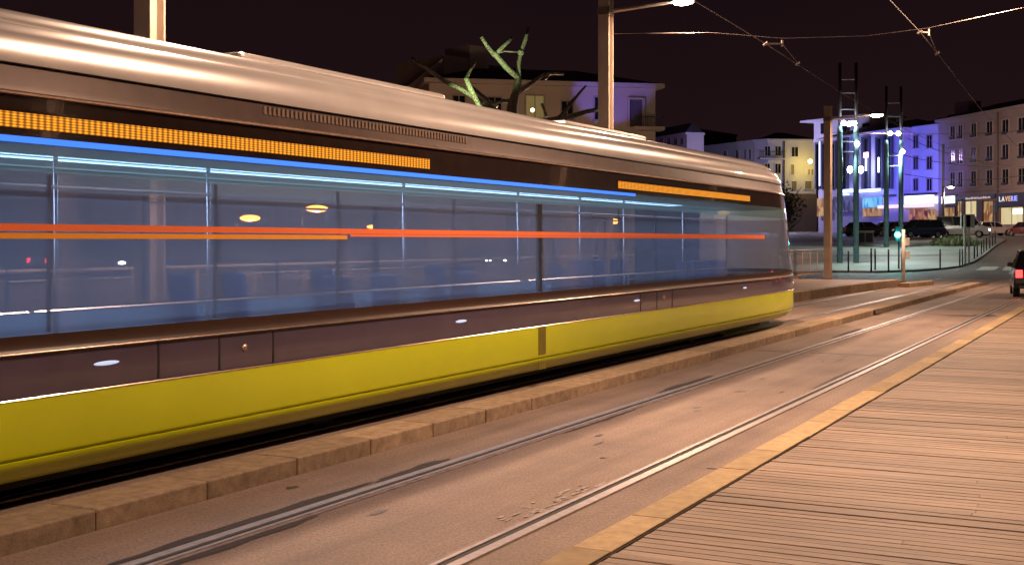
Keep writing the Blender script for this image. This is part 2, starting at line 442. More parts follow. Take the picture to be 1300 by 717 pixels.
def steady(px0, py0, px1, py1, px2, py2, d0, d2, label):
    r = empty('steady_arm', P(px0, py0, d0), 0, label, 'wire fitting', 'steady arms holding the contact wires')
    o = r.location
    p0 = P(px0,py0,d0)-o; p1 = P(px1,py1,d0)-o; p2 = P(px2,py2,d2)-o
    simple('arm', WIRE, r, tubes=[([p0,p1],.02,8)])
    simple('drop_rod', WIRE, r, tubes=[([p1+Vector((0,0,.08)),p1-Vector((0,0,.06))],.025,8),([p1,p2],.008,6)])
    for q in (p0, p2): simple('clamp', MATS['lamp_housing'], r, tubes=[([q-Vector((.05,0,.03)),q+Vector((.05,0,.03))],.03,8)])
steady(972,56,993,56,1013,81,27.2,30.5,'steady arm on the contact wire over the yellow tram')
steady(1168,41,1179,42,1190,68,26.1,28.8,'steady arm on the contact wire over the empty track')

# ================================================================= RAILING ON THE PLATFORM
RAILM = mat('railing_paint', (0.42,0.36,0.32), 0.4, 0.3)
rr = empty('platform_railing', (-12.3, 0, .275), 0, 'long metal railing with thin posts and infill along the back of the platform', 'railing')
simple('handrail', RAILM, rr, tubes=[([(0,2,1.1),(0,54,1.1)],.028,8)])
simple('middle_rail', RAILM, rr, tubes=[([(0,2,.98),(0,54,.98)],.012,6)])
simple('bottom_rail', RAILM, rr, [(-.02,.02,2,54,.10,.14)])
m, nt, b = nodes('railing_mesh'); N, L = nt.nodes, nt.links
b.inputs['Base Color'].default_value = (.45,.36,.32,1); b.inputs['Roughness'].default_value = .5; b.inputs['Alpha'].default_value = .12
simple('infill_panel', m, rr, [(-.004,.004,2,54,.16,.94)])
bm0 = None
for k in range(41):
    y = 2.4+k*1.29
    bm = bmesh.new(); tube(bm, [(-.28,y,0),(-.05,y,.1),(0,y,.3),(0,y,1.1)], .025, 6); box(bm, -.33,-.2,y-.05,y+.05,-.0,.02)
    link('post', bm, RAILM, rr)

# ================================================================= THE TRAM
TX, TY1, TY0 = -7.6, 27.2, -6.2
tram = empty('tram', (TX, 10, 0), 0, 'long yellow and silver tram with lit blue windows standing beside the platform', 'tram')
NP = 14
def ring(off, z):
    lean = 0.0 if z < .9 else .42*(z-.9)
    hw = 1.2-off; y1 = TY1-off-lean*1.0-10; y0 = TY0+off+lean-10
    L_ = 3.6-lean
    pts = []
    for k in range(15): pts.append((hw, (y0+L_)+(y1-L_-(y0+L_))*k/14))
    for k in range(1, NP):
        a = math.pi/2*k/NP
        pts.append((hw*math.cos(a)**0.55, y1-L_+L_*math.sin(a)))
    pts.append((0, y1))
    for k in range(NP-1, 0, -1):
        a = math.pi/2*k/NP
        pts.append((-hw*math.cos(a)**0.55, y1-L_+L_*math.sin(a)))
    for k in range(14, -1, -1): pts.append((-hw, (y0+L_)+(y1-L_-(y0+L_))*k/14))
    for k in range(1, NP):
        a = math.pi/2*k/NP
        pts.append((-hw*math.cos(a)**0.55, y0+L_-L_*math.sin(a)))
    pts.append((0, y0))
    for k in range(NP-1, 0, -1):
        a = math.pi/2*k/NP
        pts.append((hw*math.cos(a)**0.55, y0+L_-L_*math.sin(a)))
    return [(x, y, z) for x, y in pts]
def band(name, prof, m, parent=tram, cap=False):
    bm = bmesh.new(); prev = None
    for off, z in prof:
        cur = [bm.verts.new(p) for p in ring(off, z)]
        if prev:
            n = len(cur)
            for k in range(n): bm.faces.new((prev[k], prev[(k+1)%n], cur[(k+1)%n], cur[k]))
        prev = cur
    if cap: bm.faces.new(prev)
    o = link(name, bm, m, parent, True)
    md = o.modifiers.new('edges', 'EDGE_SPLIT'); md.split_angle = R(35)
    return o
YEL = mat('tram_yellow_paint', (0.66,0.74,0.004), 0.34, var=0.05, scale=1.2, coat=0.4)
PURP = mat('tram_plum_panel', (0.085,0.065,0.11), 0.22, var=0.12, scale=2, coat=0.6)
BROWN = mat('tram_brown_trim', (0.045,0.02,0.012), 0.35, var=0.1)
HEADR = mat('tram_black_header', (0.022,0.013,0.010), 0.16, var=0.2, coat=.5)
CORN = mat('tram_bronze_cornice', (0.10,0.065,0.055), 0.3, .3, var=.15)
SILV = mat('tram_silver_cowling', (0.80,0.75,0.73), 0.30, 0.5, var=.06, scale=2, coat=1.0)
TRIM = mat('tram_bright_trim', (0.75,0.58,0.48), 0.22, 0.8)
BLK = mat('tram_underframe_black', (0.008,0.007,0.007), 0.7)
def glass(name, tint, transp, tl, tlcol, rough=.03):
    m, nt, b = nodes(name); N, L = nt.nodes, nt.links
    out = [n for n in N if n.type == 'OUTPUT_MATERIAL'][0]
    tr = N.new('ShaderNodeBsdfTransparent'); tr.inputs['Color'].default_value = list(tint)+[1]
    ts = N.new('ShaderNodeBsdfTranslucent'); ts.inputs['Color'].default_value = list(tlcol)+[1]
    df = N.new('ShaderNodeBsdfDiffuse'); df.inputs['Color'].default_value = [c*.5 for c in tlcol]+[1]
    gl = N.new('ShaderNodeBsdfGlossy'); gl.inputs['Roughness'].default_value = rough; gl.inputs['Color'].default_value = (.9,.9,1,1)
    fr = N.new('ShaderNodeFresnel'); ge = N.new('ShaderNodeNewGeometry'); im = N.new('ShaderNodeMapRange')   # same pane seen from either side
    im.inputs['To Min'].default_value = 1.5; im.inputs['To Max'].default_value = 1/1.5
    L.new(ge.outputs['Backfacing'], im.inputs['Value']); L.new(im.outputs['Result'], fr.inputs['IOR'])
    m0 = N.new('ShaderNodeMixShader'); m0.inputs[0].default_value = .35; L.new(ts.outputs[0], m0.inputs[1]); L.new(df.outputs[0], m0.inputs[2])
    m1 = N.new('ShaderNodeMixShader'); m1.inputs[0].default_value = tl; L.new(tr.outputs[0], m1.inputs[1]); L.new(m0.outputs[0], m1.inputs[2])
    m2 = N.new('ShaderNodeMixShader'); L.new(fr.outputs[0], m2.inputs[0]); L.new(m1.outputs[0], m2.inputs[1]); L.new(gl.outputs[0], m2.inputs[2])
    L.new(m2.outputs[0], out.inputs['Surface'])
    return m
GLS = glass('tram_window_glass', (.82,.85,.95), 0, .44, (.45,.54,.76))
GLS2 = glass('tram_upper_glass', (.6,.8,.9), 0, .75, (.45,.68,.78), .1)
band('skirt', [(.15,.185),(.12,.195),(.085,.225),(.05,.265),(.028,.30),(.018,.325),(.016,.338),(.028,.345),(.026,.352),(.006,.362),(.0,.38),(.0,.728)], YEL)
band('skirt_trim', [(-.004,.7285),(-.006,.734),(-.002,.740)], TRIM)
band('lower_panel', [(.010,.737),(.006,.76),(.004,.9),(.006,1.012)], PURP)
band('window_sill', [(-.008,1.015),(-.014,1.03),(-.008,1.045),(.002,1.06),(.002,1.142)], BROWN)
band('sill_trim', [(-.0145,1.022),(-.019,1.028),(-.0145,1.034)], TRIM)
band('window_glass', [(.008,1.144),(.010,1.3),(.018,1.7),(.032,2.2)], GLS)
band('upper_glass', [(.032,2.2),(.045,2.415)], GLS2)
band('header', [(.04,2.42),(.05,2.5),(.062,2.69)], HEADR)
band('gutter', [(.05,2.69),(.035,2.695),(.03,2.705),(.038,2.715),(.07,2.72)], TRIM)
band('cornice', [(.07,2.722),(.078,2.76),(.095,2.88),(.14,2.885),(.14,2.90)], CORN)
band('roof_cowling', [(.125,2.90),(.10,2.905),(.098,2.96),(.115,3.04),(.15,3.11),(.20,3.165),(.235,3.185),(.25,3.18),(.262,3.18),(.27,3.20),(.30,3.25),(.38,3.30),(.55,3.33),(.9,3.34)], SILV, cap=True)
simple('underframe', BLK, tram, [(-1.0,1.0,-13.5,13.5,.13,.36),(-1.16,1.1,-14,14,.24,.36)])
for yb in (-11.5, 0.4, 11.0):
    for s in (-1, 1):
        for dy in (-.9, .9):
            bm = bmesh.new(); tube(bm, [(s*.66,yb+dy,.315),(s*.78,yb+dy,.315)], .30, 20)
            link('wheel', bm, BLK, tram)
# lamp light streaks, painted as coloured strips on the glass
def sidestrip(name, y0, y1, z0, z1, x, m, n=1, t=.006, parent=tram, sides=(1,)):
    bm = bmesh.new()
    for s in sides:
        xx = s*x; box(bm, min(xx, xx+s*t), max(xx, xx+s*t), y0-10, y1-10, z0, z1)
    return link(name, bm, m, parent)
OST = mat('orange_light_streak_paint', (0.98,0.22,0.07), 0.4, var=.04)
OST2 = mat('amber_light_streak_paint', (0.98,0.40,0.04), 0.4, var=.04)
EY0, EY1 = TY0+3.7, TY1-4.0
sidestrip('orange_light_streak', EY0, EY1, 1.815, 1.862, 1.182, OST, sides=(1,-1))
sidestrip('amber_light_streak', EY0, 9.3, 1.765, 1.802, 1.183, OST2, sides=(1,-1))
sidestrip('coral_light_streak', 9.35, EY1, 1.79, 1.812, 1.183, OST, sides=(1,-1))
# pillars between the panes, door leaves, gangway joints
PIL = mat('tram_pillar', (0.05,0.065,0.12), .35)
for y in (-1.4, 1.2, 3.9, 5.9, 7.55, 9.2, 11.3, 15.9, 17.3, 18.7, 20.9):
    bm = bmesh.new(); box(bm, 1.145, 1.158, y-.014-10, y+.014-10, 1.15, 2.19); box(bm, -1.158, -1.145, y-.014-10, y+.014-10, 1.15, 2.19)
    link('window_pillar', bm, PIL, tram)
OLIVE = mat('joint_olive', (0.20,0.165,0.02), .5)
for y in (4.0, 13.35):
    j = simple('gangway_joint', BLK, tram, [(1.15,1.185,y-.16-10,y+.16-10,1.15,2.41),(-1.185,-1.15,y-.16-10,y+.16-10,1.15,2.41)] if y < 5 else [(1.148,1.172,y-.06-10,y+.06-10,1.15,2.19),(-1.172,-1.148,y-.06-10,y+.06-10,1.15,2.19)])
    sidestrip('skirt_joint_cover', y-.10, y+.10, .395, .725, 1.2, OLIVE, parent=j, sides=(1,-1))
    sidestrip('skirt_joint_foot', y-.10, y+.10, .22, .31, 1.2, OLIVE, parent=j, sides=(1,-1))
SEAM = mat('door_seam_rubber', (0.012,0.011,0.014), .6)
for y in (7.55, 17.3):
    d = empty('door', (0,0,0)); d.parent = tram
    bm = bmesh.new()
    for dy in (-.67, 0, .67):
        box(bm, 1.194, 1.199, y+dy-.008-10, y+dy+.008-10, .742, 1.01)
    link('door_seam', bm, SEAM, d)
    bm = bmesh.new()
    tube(bm, [(1.19,y+.30-10,.90),(1.205,y+.30-10,.90)], .028, 14)
    link('door_button', bm, TRIM, d, True)
# glowing spots added to the plum panel, standing in for reflected light pools
CL = emit('added_glow', (.6,.72,1), .8)
for px in (136, 586, 809, 946):
    y = Yat(px, -6.4)
    bm = bmesh.new(); bmesh.ops.create_uvsphere(bm, u_segments=14, v_segments=8, radius=1)
    for v in bm.verts: v.co = Vector((v.co.x*.006+1.194, v.co.y*.13+y-10, v.co.z*.016+.905))
    link('added_glow_spot', bm, CL, tram, True)
# amber dot matrix displays on the header
m, nt, b = nodes('amber_led_matrix'); N, L = nt.nodes, nt.links
tc = N.new('ShaderNodeTexCoord'); sx = N.new('ShaderNodeSeparateXYZ'); L.new(tc.outputs['Object'], sx.inputs[0])
def sn(sock, k):
    a = N.new('ShaderNodeMath'); a.operation = 'MULTIPLY'; a.inputs[1].default_value = k; L.new(sock, a.inputs[0])
    s = N.new('ShaderNodeMath'); s.operation = 'SINE'; L.new(a.outputs[0], s.inputs[0])
    q = N.new('ShaderNodeMath'); q.operation = 'MULTIPLY_ADD'; q.inputs[1].default_value = .42; q.inputs[2].default_value = .62; L.new(s.outputs[0], q.inputs[0]); return q
q1 = sn(sx.outputs['Y'], 2*math.pi/.055); q2 = sn(sx.outputs['Z'], 2*math.pi/.018)
ml = N.new('ShaderNodeMath'); ml.operation = 'MULTIPLY'; L.new(q1.outputs[0], ml.inputs[0]); L.new(q2.outputs[0], ml.inputs[1])
m3 = N.new('ShaderNodeMath'); m3.operation = 'MULTIPLY'; m3.inputs[1].default_value = 1.9; L.new(ml.outputs[0], m3.inputs[0])
b.inputs['Base Color'].default_value = (.05,.02,.0,1); b.inputs['Emission Color'].default_value = (1.0,.33,.012,1); L.new(m3.outputs[0], b.inputs['Emission Strength'])
LED = m
for y0, y1, x in ((-1.5, 10.8, 1.155), (15.9, 22.3, 1.155)):
    bz = simple('display_bezel', HEADR, tram, [(1.13,x-.004,y0-.05-10,y1+.05-10,2.46,2.60)])
    simple('amber_display', LED, bz, [(x-.003,x+.006,y0-10,y1-10,2.478,2.578)])
# grille under the cowling
VM = mat('grille_metal', (.4,.3,.25), .35, .6)
bm = bmesh.new()
y = Yat(345,-6.4)
while y < Yat(600,-6.4):
    box(bm, 1.10, 1.125, y-10, y+.03-10, 2.80, 2.865); y += .06
link('roof_grille', bm, VM, tram)
# roof fairing seams and rooftop units
for y0, y1 in ((1.0, 4.6),(8.6,12.2),(15.5,18.6)):
    simple('rooftop_unit', SILV, tram, [(-.55,.55,y0-10,y1-10,3.335,3.42)], bev=.05)
# interior
FLR = mat('tram_floor', (.10,.10,.12), .5); WAL = mat('tram_inner_wall', (.30,.38,.5), .5, var=.05); CEI = mat('tram_ceiling', (.55,.65,.75), .5, var=.03)
SEA = mat('seat_blue_fabric', (.12,.15,.30), .8); POLE = mat('grab_pole_steel', (.7,.7,.75), .25, .8)
simple('floor', FLR, tram, [(-1.12,1.12,-12.4,12.2,.37,.40)])
simple('ceiling', CEI, tram, [(-1.08,1.08,-12.2,11.9,2.40,2.44)])
simple('inner_wall', WAL, tram, [(1.10,1.13,-12.2,12,.41,1.12),(-1.13,-1.10,-12.2,12,.41,1.12)])
COVE = emit('cool_ceiling_light', (.54,.72,1.0), 9.0)
simple('ceiling_light', COVE, tram, [(-.13,.13,-12,11.6,2.388,2.3995)])
simple('cab_console', BLK, tram, [(-.9,.9,12.4,15.2,.37,1.12)], bev=.1)
simple('cab_partition', mat('partition_grey',(.12,.13,.16),.5), tram, [(-1.09,.2,12.25,12.3,.40,2.40)])
BLU = emit('blue_cove_light', (.035,.20,1.0), 1.25)
sidestrip('blue_light_line', EY0, 16.5, 2.385, 2.425, 1.164, BLU)
CY = emit('thin_cyan_light', (.45,.75,1.0), .9)
simple('grab_rail', POLE, tram, tubes=[([(.95,-12,2.12),(.95,11.5,2.12)],.014,6),([(-.95,-12,2.12),(-.95,11.5,2.12)],.014,6),([(1.08,-12,1.28),(1.08,11.5,1.28)],.012,6)])
simple('light_rail', CY, tram, tubes=[([(1.04,-12,2.245),(1.04,11.5,2.245)],.006,6),([(1.04,-12,2.31),(1.04,11.5,2.31)],.005,6)])
sb = None
for s in (1, -1):
    for y in (-.6,.3,2.2,3.0,5.4,9.6,10.4,12.0,14.6,15.3,19.4,20.2,21.2):
        bm = bmesh.new(); box(bm, s*.95-.2, s*.95+.12, y-10, y+.42-10, .80, .86); 
        vs = box(bm, s*.95-.2, s*.95+.12, y-10, y+.06-10, .86, 1.42)
        for v in vs:
            if v.co.z > 1.3: v.co.y -= .10
        box(bm, s*.95-.05, s*.95+.05, y+.15-10, y+.25-10, .40, .80)
        o = link('seat', bm, SEA, tram); bevel(o, .025, 2)
for y in (1.0, 3.7, 6.7, 8.4, 11.6, 14.4, 16.4, 18.1, 20.9):
    bm = bmesh.new(); tube(bm, [(.35,y-10,.4),(.35,y-10,2.4)], .017, 8); link('grab_pole', bm, POLE, tram, True)
# front: windscreen surround and lamps on the nose
HL = emit('tram_headlight_lens', (.8,.95,1), 1.5)
for s in (-1, 1):
    bm = bmesh.new(); bmesh.ops.create_uvsphere(bm, u_segments=12, v_segments=8, radius=.09)
    for v in bm.verts: v.co = Vector((v.co.x*1.3+s*.80, v.co.y*.5+TY1-10-.74, v.co.z*.8+.86))
    link('headlight', bm, HL, tram, True)
simple('coupler_cover', mat('cover_yellow', (.5,.42,.01), .4), tram, [(-.3,.3,TY1-10-.1,TY1-10+.01,.35,.6)], bev=.03)

# ================================================================= BUILDINGS
def wall_mat(name, col, rough=.85, var=.1): return mat(name, col, rough, var=var, scale=.4, bump=.15, bscale=20)
FR = mat('window_surround', (.55,.52,.50), .7); PANE = mat('dark_pane', (.012,.013,.018), .12, var=.3, scale=.6)
FRB = mat('window_surround_dim', (.36,.30,.28), .7)
ROOF = mat('dark_slate_roof', (.035,.032,.036), .7)
class Fac:
    def __init__(s, pa, da, pb, db, root):
        s.A = W(pa, da); s.B = W(pb, db); s.o = root.location.copy(); s.root = root
        s.u = (s.B-s.A).normalized(); s.n = Vector((s.u.y, -s.u.x, 0))
        if s.n.dot(-s.A) < 0: s.n = -s.n
        s.len = (s.B-s.A).length
    def uz(s, px, py):
        k = (px-CX)/F; D = Vector((-S_+k*C_, C_+k*S_, 0))
        # A + u*t = D*d
        det = s.u.x*(-D.y)+D.x*s.u.y
        t = (-s.A.x*(-D.y)-D.x*s.A.y)/det
        p = s.A+s.u*t; d = depth(p.x, p.y)
        return t, CH+(HY-py)*d/F
    def slab(s, bm, t0, t1, z0, z1, n0, n1):
        vs = []
        for z in (z0, z1):
            for nn in (n0, n1):
                for t in (t0, t1):
                    p = s.A+s.u*t+s.n*nn-s.o; vs.append(bm.verts.new((p.x, p.y, z-s.o.z)))
        for f in ((0,1,3,2),(4,5,7,6),(0,1,5,4),(2,3,7,6),(0,2,6,4),(1,3,7,5)): bm.faces.new([vs[i] for i in f])
    def part(s, name, t0, t1, z0, z1, n0, n1, m, parent=None):
        bm = bmesh.new(); s.slab(bm, t0, t1, z0, z1, n0, n1); return link(name, bm, m, parent or s.root)
    def win(s, x0, x1, y0, y1, fm, pm=PANE, fw=.12, proud=.09, bars=1, name='window', sill=True):
        t0, z1 = s.uz(x0, y0); t1, z1b = s.uz(x1, y0); _, z0 = s.uz(x0, y1); z1 = (z1+z1b)/2; z0 = (z0+s.uz(x1, y1)[1])/2
        bm = bmesh.new()
        s.slab(bm, t0-fw, t0, z0, z1, .0, proud); s.slab(bm, t1, t1+fw, z0, z1, .0, proud)
        s.slab(bm, t0-fw, t1+fw, z1, z1+fw, .0, proud+.01); 
        if sill: s.slab(bm, t0-fw-.08, t1+fw+.08, z0-fw, z0, .0, proud+.08)
        if bars:
            c = (t0+t1)/2; s.slab(bm, c-.03, c+.03, z0, z1, .02, .05)
        w = link(name, bm, fm, s.root)
        s.part('pane', t0, t1, z0, z1, .005, .012, pm, w)
        return w
def building(name, pa, pya, da, pb, pyb, label, wallm, deep=12, roofm=ROOF, over=.5, ext=(0,0), gh=0.0, name_cat='building', corn=.35, cornm=None):
    db = da*(HY-pya)/(HY-pyb); zt = CH+(HY-pya)*da/F
    A = W(pa, da); g0 = min(rise(da), rise(db))-.5
    r = empty(name, (A.x, A.y, g0), 0, label, name_cat)
    f = Fac(pa, da, pb, db, r)
    f.part('wall', -ext[0], f.len+ext[1], g0, zt-corn, -deep, 0, wallm)
    f.part('cornice', -ext[0]-over*.6, f.len+ext[1]+over*.6, zt-corn, zt, -deep-over*.3, over, cornm or wallm)
    # low hipped roof
    bm = bmesh.new()
    q = []
    for (t, n_, z) in ((-ext[0]-over*.5,over*.8,zt+.01),(f.len+ext[1]+over*.5,over*.8,zt+.01),(f.len+ext[1]+over*.5,-deep,zt+.01),(-ext[0]-over*.5,-deep,zt+.01),
                       (-ext[0]+deep*.4,-deep*.5,zt+1.6),(f.len+ext[1]-deep*.4,-deep*.5,zt+1.6)):
        p = f.A+f.u*t+f.n*n_-f.o; q.append(bm.verts.new((p.x,p.y,z-f.o.z)))
    for fc in ((0,1,5,4),(1,2,5),(2,3,4,5),(3,0,4),(0,1,2,3)): bm.faces.new([q[i] for i in fc])
    link('roof', bm, roofm, r)
    return r, f, zt, db
def facedim(f, px): return f.uz(px, 200)[0]

# --- B1 cream building behind the sculpture
CREAM = wall_mat('cream_render', (.52,.42,.34))
b1, f1, zt1, db1 = building('apartment_building', 545, 100.5, 84, 832, 108, 'cream apartment building with a flat overhanging cornice behind the branching sculpture', CREAM, deep=11, over=.75, corn=.28)
for x0, x1, y0, y1, pm in ((668,690,122,150,emit('warm_lit_pane',(.9,.75,.3),.10)),(713,727,129,152,PANE),(620,636,124,150,PANE),(755,768,124,152,PANE),(575,590,122,150,PANE)):
    f1.win(x0,x1,y0,y1,FRB,pm,fw=.1,proud=.06)
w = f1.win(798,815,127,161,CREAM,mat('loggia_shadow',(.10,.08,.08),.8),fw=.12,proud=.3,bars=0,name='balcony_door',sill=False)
t0, z0 = f1.uz(800,162); t1, _ = f1.uz(838,162)
bal = f1.part('balcony', t0, t1, z0-.25, z0, .0, 1.1, CREAM)
bm = bmesh.new(); hz = f1.uz(800,150)[1]
k = t0
while k <= t1: f1.slab(bm, k, k+.025, z0, hz, 1.05, 1.07); k += .13
f1.slab(bm, t0, t1, hz, hz+.05, 1.03, 1.09); link('balustrade', bm, mat('iron', (.03,.03,.03), .5), bal)
# attic block and left wing
f1b = Fac(563, 92, 603, 94, b1)
t, z = f1b.uz(563, 70)
f1b.part('attic_block', 0, f1b.len, 5, z, -6, 0, CREAM)
f1b.part('attic_flue', f1b.uz(596,60)[0], f1b.len+1.3, 5, f1b.uz(596,57)[1], -3, .05, CREAM)
f1b.part('rear_roof', f1b.len+1.35, f1b.uz(720,90)[0], 5, f1b.uz(640,82)[1], -6, -1, ROOF)
bm = bmesh.new(); f1c = Fac(505, 88, 562, 89, b1); q = []
for px, py in ((505,120),(562,74),(562,140),(505,140)):
    t, z = f1c.uz(px, py)
    for nn in (0, -5):
        p = f1c.A+f1c.u*t+f1c.n*nn-f1c.o; q.append(bm.verts.new((p.x,p.y,z-f1c.o.z)))
bm.faces.new(q[0::2]); bm.faces.new(q[1::2])
for i in range(4): a, b_ = i*2, ((i+1)%4)*2; bm.faces.new((q[a],q[b_],q[b_+1],q[a+1]))
link('side_gable', bm, CREAM, b1)
f1c.win(546,550,102,115,FRB,fw=.05); f1c.win(555,560,99,115,FRB,fw=.05)
bm = bmesh.new(); bmesh.ops.create_uvsphere(bm, u_segments=10, v_segments=6, radius=.14, matrix=Matrix.Translation(P(676,140,83.2)-b1.location))
link('wall_lamp', bm, emit('wall_lamp_glow', (1,.8,.4), 6), b1, True)

# --- B2 low mauve building
MAUVE = wall_mat('mauve_render', (.36,.31,.34))
b2, f2, zt2, _ = building('apartment_building', 825, 176, 205, 872, 168, 'small mauve building just right of the cream one, low over the tram roof', MAUVE, deep=3, over=.3)
for x in (838,847,856,864): f2.win(x,x+4,176,184,FRB,fw=.15)
b2b, f2b, _, _ = building('apartment_building', 873, 166, 240, 935, 171, 'dark far block with a plain wall behind the long pale building', wall_mat('dark_render',(.035,.03,.03)), deep=14, over=.2)

# --- B3 long pale building with rounded corner
PALE = wall_mat('pale_blue_render', (.50,.49,.52))
b3, f3, zt3, db3 = building('apartment_building', 975, 176.5, 205, 1036, 177.2, 'pale three storey building with a yellow lit corner left of the blue building', PALE, deep=12, over=.4, corn=.3)
f3l = Fac(870, 226, 958, 207, b3)
f3l.part('side_wall', 0, f3l.len, 1, zt3-.3, -12, 0, PALE)
f3l.part('side_cornice', 0, f3l.len, zt3-.3, zt3, -12, .4, PALE)
f3m = Fac(958, 207, 975, 205, b3)
f3m.part('corner_wall', 0, f3m.len, 1, zt3-.3, -11, .02, PALE)
f3m.part('corner_cornice', 0, f3m.len, zt3-.3, zt3, -11, .42, PALE)
for x0,x1,y0,y1 in ((971,977.5,186,198),(984,991,186,198),(1005,1013,187,199),(971,977,208,220),(984,991,208,220)):
    f3.win(x0,x1,y0,y1,FR,fw=.12)
for x0,x1,y0,y1 in ((919,923,192,204),(934,938,191,203),(945,948,190,202),(951,954,190,202)):
    f3l.win(x0,x1,y0,y1,FR,fw=.12)
YP = mat('shutter_pale', (.4,.36,.3), .7)
for x0,x1,y0,y1 in ((1004,1008,209,222),(1026,1028,215,222),(1030,1032.5,215,222),(1005,1011,230,240),(1022,1030,230,240)):
    f3.win(x0,x1,y0,y1,FR,mat('shutter_olive',(.16,.14,.08),.7),fw=.12,bars=0)
bal = f3.part('balcony', f3.uz(962,200)[0], f3.uz(994,200)[0], f3.uz(962,203)[1], f3.uz(962,201)[1], 0, 1.2, PALE)
bm = bmesh.new(); t0=f3.uz(962,200)[0]; t1=f3.uz(994,200)[0]; z0=f3.uz(962,201)[1]; k=t0
while k<=t1: f3.slab(bm,k,k+.05,z0,z0+1,1.1,1.15); k+=.3
f3.slab(bm,t0,t1,z0+1,z0+1.08,1.08,1.17); link('balustrade', bm, MATS['iron'], bal)
f3.part('downpipe', f3.uz(994.5,200)[0], f3.uz(995.7,200)[0], 1, zt3-.3, 0, .25, MATS['iron'])
# dark shopfronts at its foot
f3.part('ground_floor', f3.uz(970,250)[0], f3.len, 3, f3.uz(1000,246)[1], .01, .3, wall_mat('brown_shopfront', (.14,.10,.08)))
bm = bmesh.new(); bmesh.ops.create_uvsphere(bm, u_segments=12, v_segments=8, radius=.33, matrix=Matrix.Translation(P(1028.5,205,202.5)-b3.location))
wl = link('wall_lamp', bm, emit('yellow_lamp', (1,.72,.22), 30), b3, True)
lamp('wall_lamp_light','POINT', tuple(P(1027,210,202.6)-b3.location), 620, (1,.72,.12), wl, .3)

lamp('added_pale_wall_wash','POINT', tuple(P(975,215,178)), 6500, (.62,.60,1), None, .5)  # added light without a fixture, lifts the pale building
lamp('added_mauve_wall_wash','POINT', tuple(P(850,195,180)), 1800, (.65,.45,1), None, .5)  # added lilac light, no lamp behind it, lifts the mauve building
# --- B4 blue lit building with tall pilasters
LILAC = wall_mat('lilac_render', (.40,.36,.44)); DKB = wall_mat('dark_bay', (.05,.045,.06))
b4, f4, zt4, db4 = building('apartment_building', 1039, 177.5, 174, 1147, 162, 'blue lit building with tall dark window bays and thin white light lines', LILAC, deep=10, over=.6, corn=.25)
f4b = Fac(1022, 182, 1100, 172, b4)
f4b.part('attic_wall', 1.2, f4b.len, zt4-1, f4b.uz(1060,152)[1], -6, -.6, LILAC)
f4b.part('attic_cornice', 0, f4b.len+1, f4b.uz(1060,152)[1], f4b.uz(1060,150)[1], -7, 1, LILAC)
for x in (1042,1066,1095): f4b.win(x,x+5,157,170,DKB,bars=0,fw=.05,proud=-.5,sill=False)
for x0,x1 in ((1038,1042),(1046,1051),(1057,1061.5),(1069.5,1076.5),(1097.5,1104.5),(1115,1121.5),(1129,1133)):
    f4.win(x0,x1,183 if x0<1065 else 176,240,DKB,PANE,fw=.25,proud=.35,bars=1,name='window_bay',sill=False)
WL = emit('white_light_line', (.65,.72,1.0), 4)
for x,y0,y1 in ((1043.6,180,236),(1053,182,228)):
    t,z1 = f4.uz(x,y0); _,z0 = f4.uz(x,y1); f4.part('light_line', t-.07, t+.07, z0, z1, .36, .44, WL)
PK = emit('pink_sign_glow', (1,.5,.7), 3)
t,z=f4.uz(1104,197); f4.part('hanging_sign', t-.5,t+.5,z-.35,z+.35,.5,.6,PK)
for x,y0,y1 in ((1104,201,217),(1120,200,219)):
    t,z1=f4.uz(x,y0);_,z0=f4.uz(x,y1); f4.part('light_line', t-.12,t+.12,z0,z1,.5,.6,WL)
FL = emit('blue_flood_lens', (.6,.7,1), 45)
for x in (1079,1093):
    bm = bmesh.new(); bmesh.ops.create_uvsphere(bm, u_segments=12, v_segments=8, radius=.42); 
    pp = P(x,215.5,161)-b4.location
    for v in bm.verts: v.co = Vector((v.co.x*.8,v.co.y*.8,v.co.z*1.1))+pp
    fl = link('flood_light', bm, FL, b4, True)
    lamp('flood_light_beam','POINT', tuple(P(x,213,159.5)-b4.location), 450, (.25,.32,1), fl, .4)
# ground floor: neon fascia and glowing shop windows
NE = emit('white_blue_neon', (.40,.52,1.0), 4)
def shop(f, x0,x1,y0,y1,m,name='shop_window',n0=.3,n1=.36,parent=None):
    t0,za=f.uz(x0,y0); t1,_=f.uz(x1,y0); _,z0=f.uz(x0,y1); return f.part(name,t0,t1,z0,za,n0,n1,m,parent)
shop(f4,1076,1089,241,245,NE,'neon_fascia',.7,.9); shop(f4,1090.5,1096,241,245,NE,'neon_fascia',.7,.9); shop(f4,1098,1124,241,244.5,NE,'neon_fascia',.7,.9)
shop(f4,1070,1084,247,248.5,NE,'neon_fascia',.7,.9)
def shop_mat(name, c0, c1, s, sc_=1.2):
    m, nt, b = nodes(name); N, L = nt.nodes, nt.links
    tc = N.new('ShaderNodeTexCoord'); v = N.new('ShaderNodeTexVoronoi'); v.inputs['Scale'].default_value = sc_; v.distance = 'CHEBYCHEV'
    mp = N.new('ShaderNodeMapping'); mp.inputs['Scale'].default_value = (1.6,1.6,.8); L.new(tc.outputs['Object'], mp.inputs['Vector'])
    L.new(mp.outputs['Vector'], v.inputs['Vector'])
    r = N.new('ShaderNodeValToRGB'); r.color_ramp.elements[0].color = list(c0)+[1]; r.color_ramp.elements[1].color = list(c1)+[1]
    sp = N.new('ShaderNodeSeparateColor'); L.new(v.outputs['Color'], sp.inputs[0]); L.new(sp.outputs[0], r.inputs['Fac'])
    L.new(r.outputs['Color'], b.inputs['Emission Color']); b.inputs['Emission Strength'].default_value = s; b.inputs['Base Color'].default_value = (.05,.05,.05,1); b.inputs['Roughness'].default_value = .15
    return m
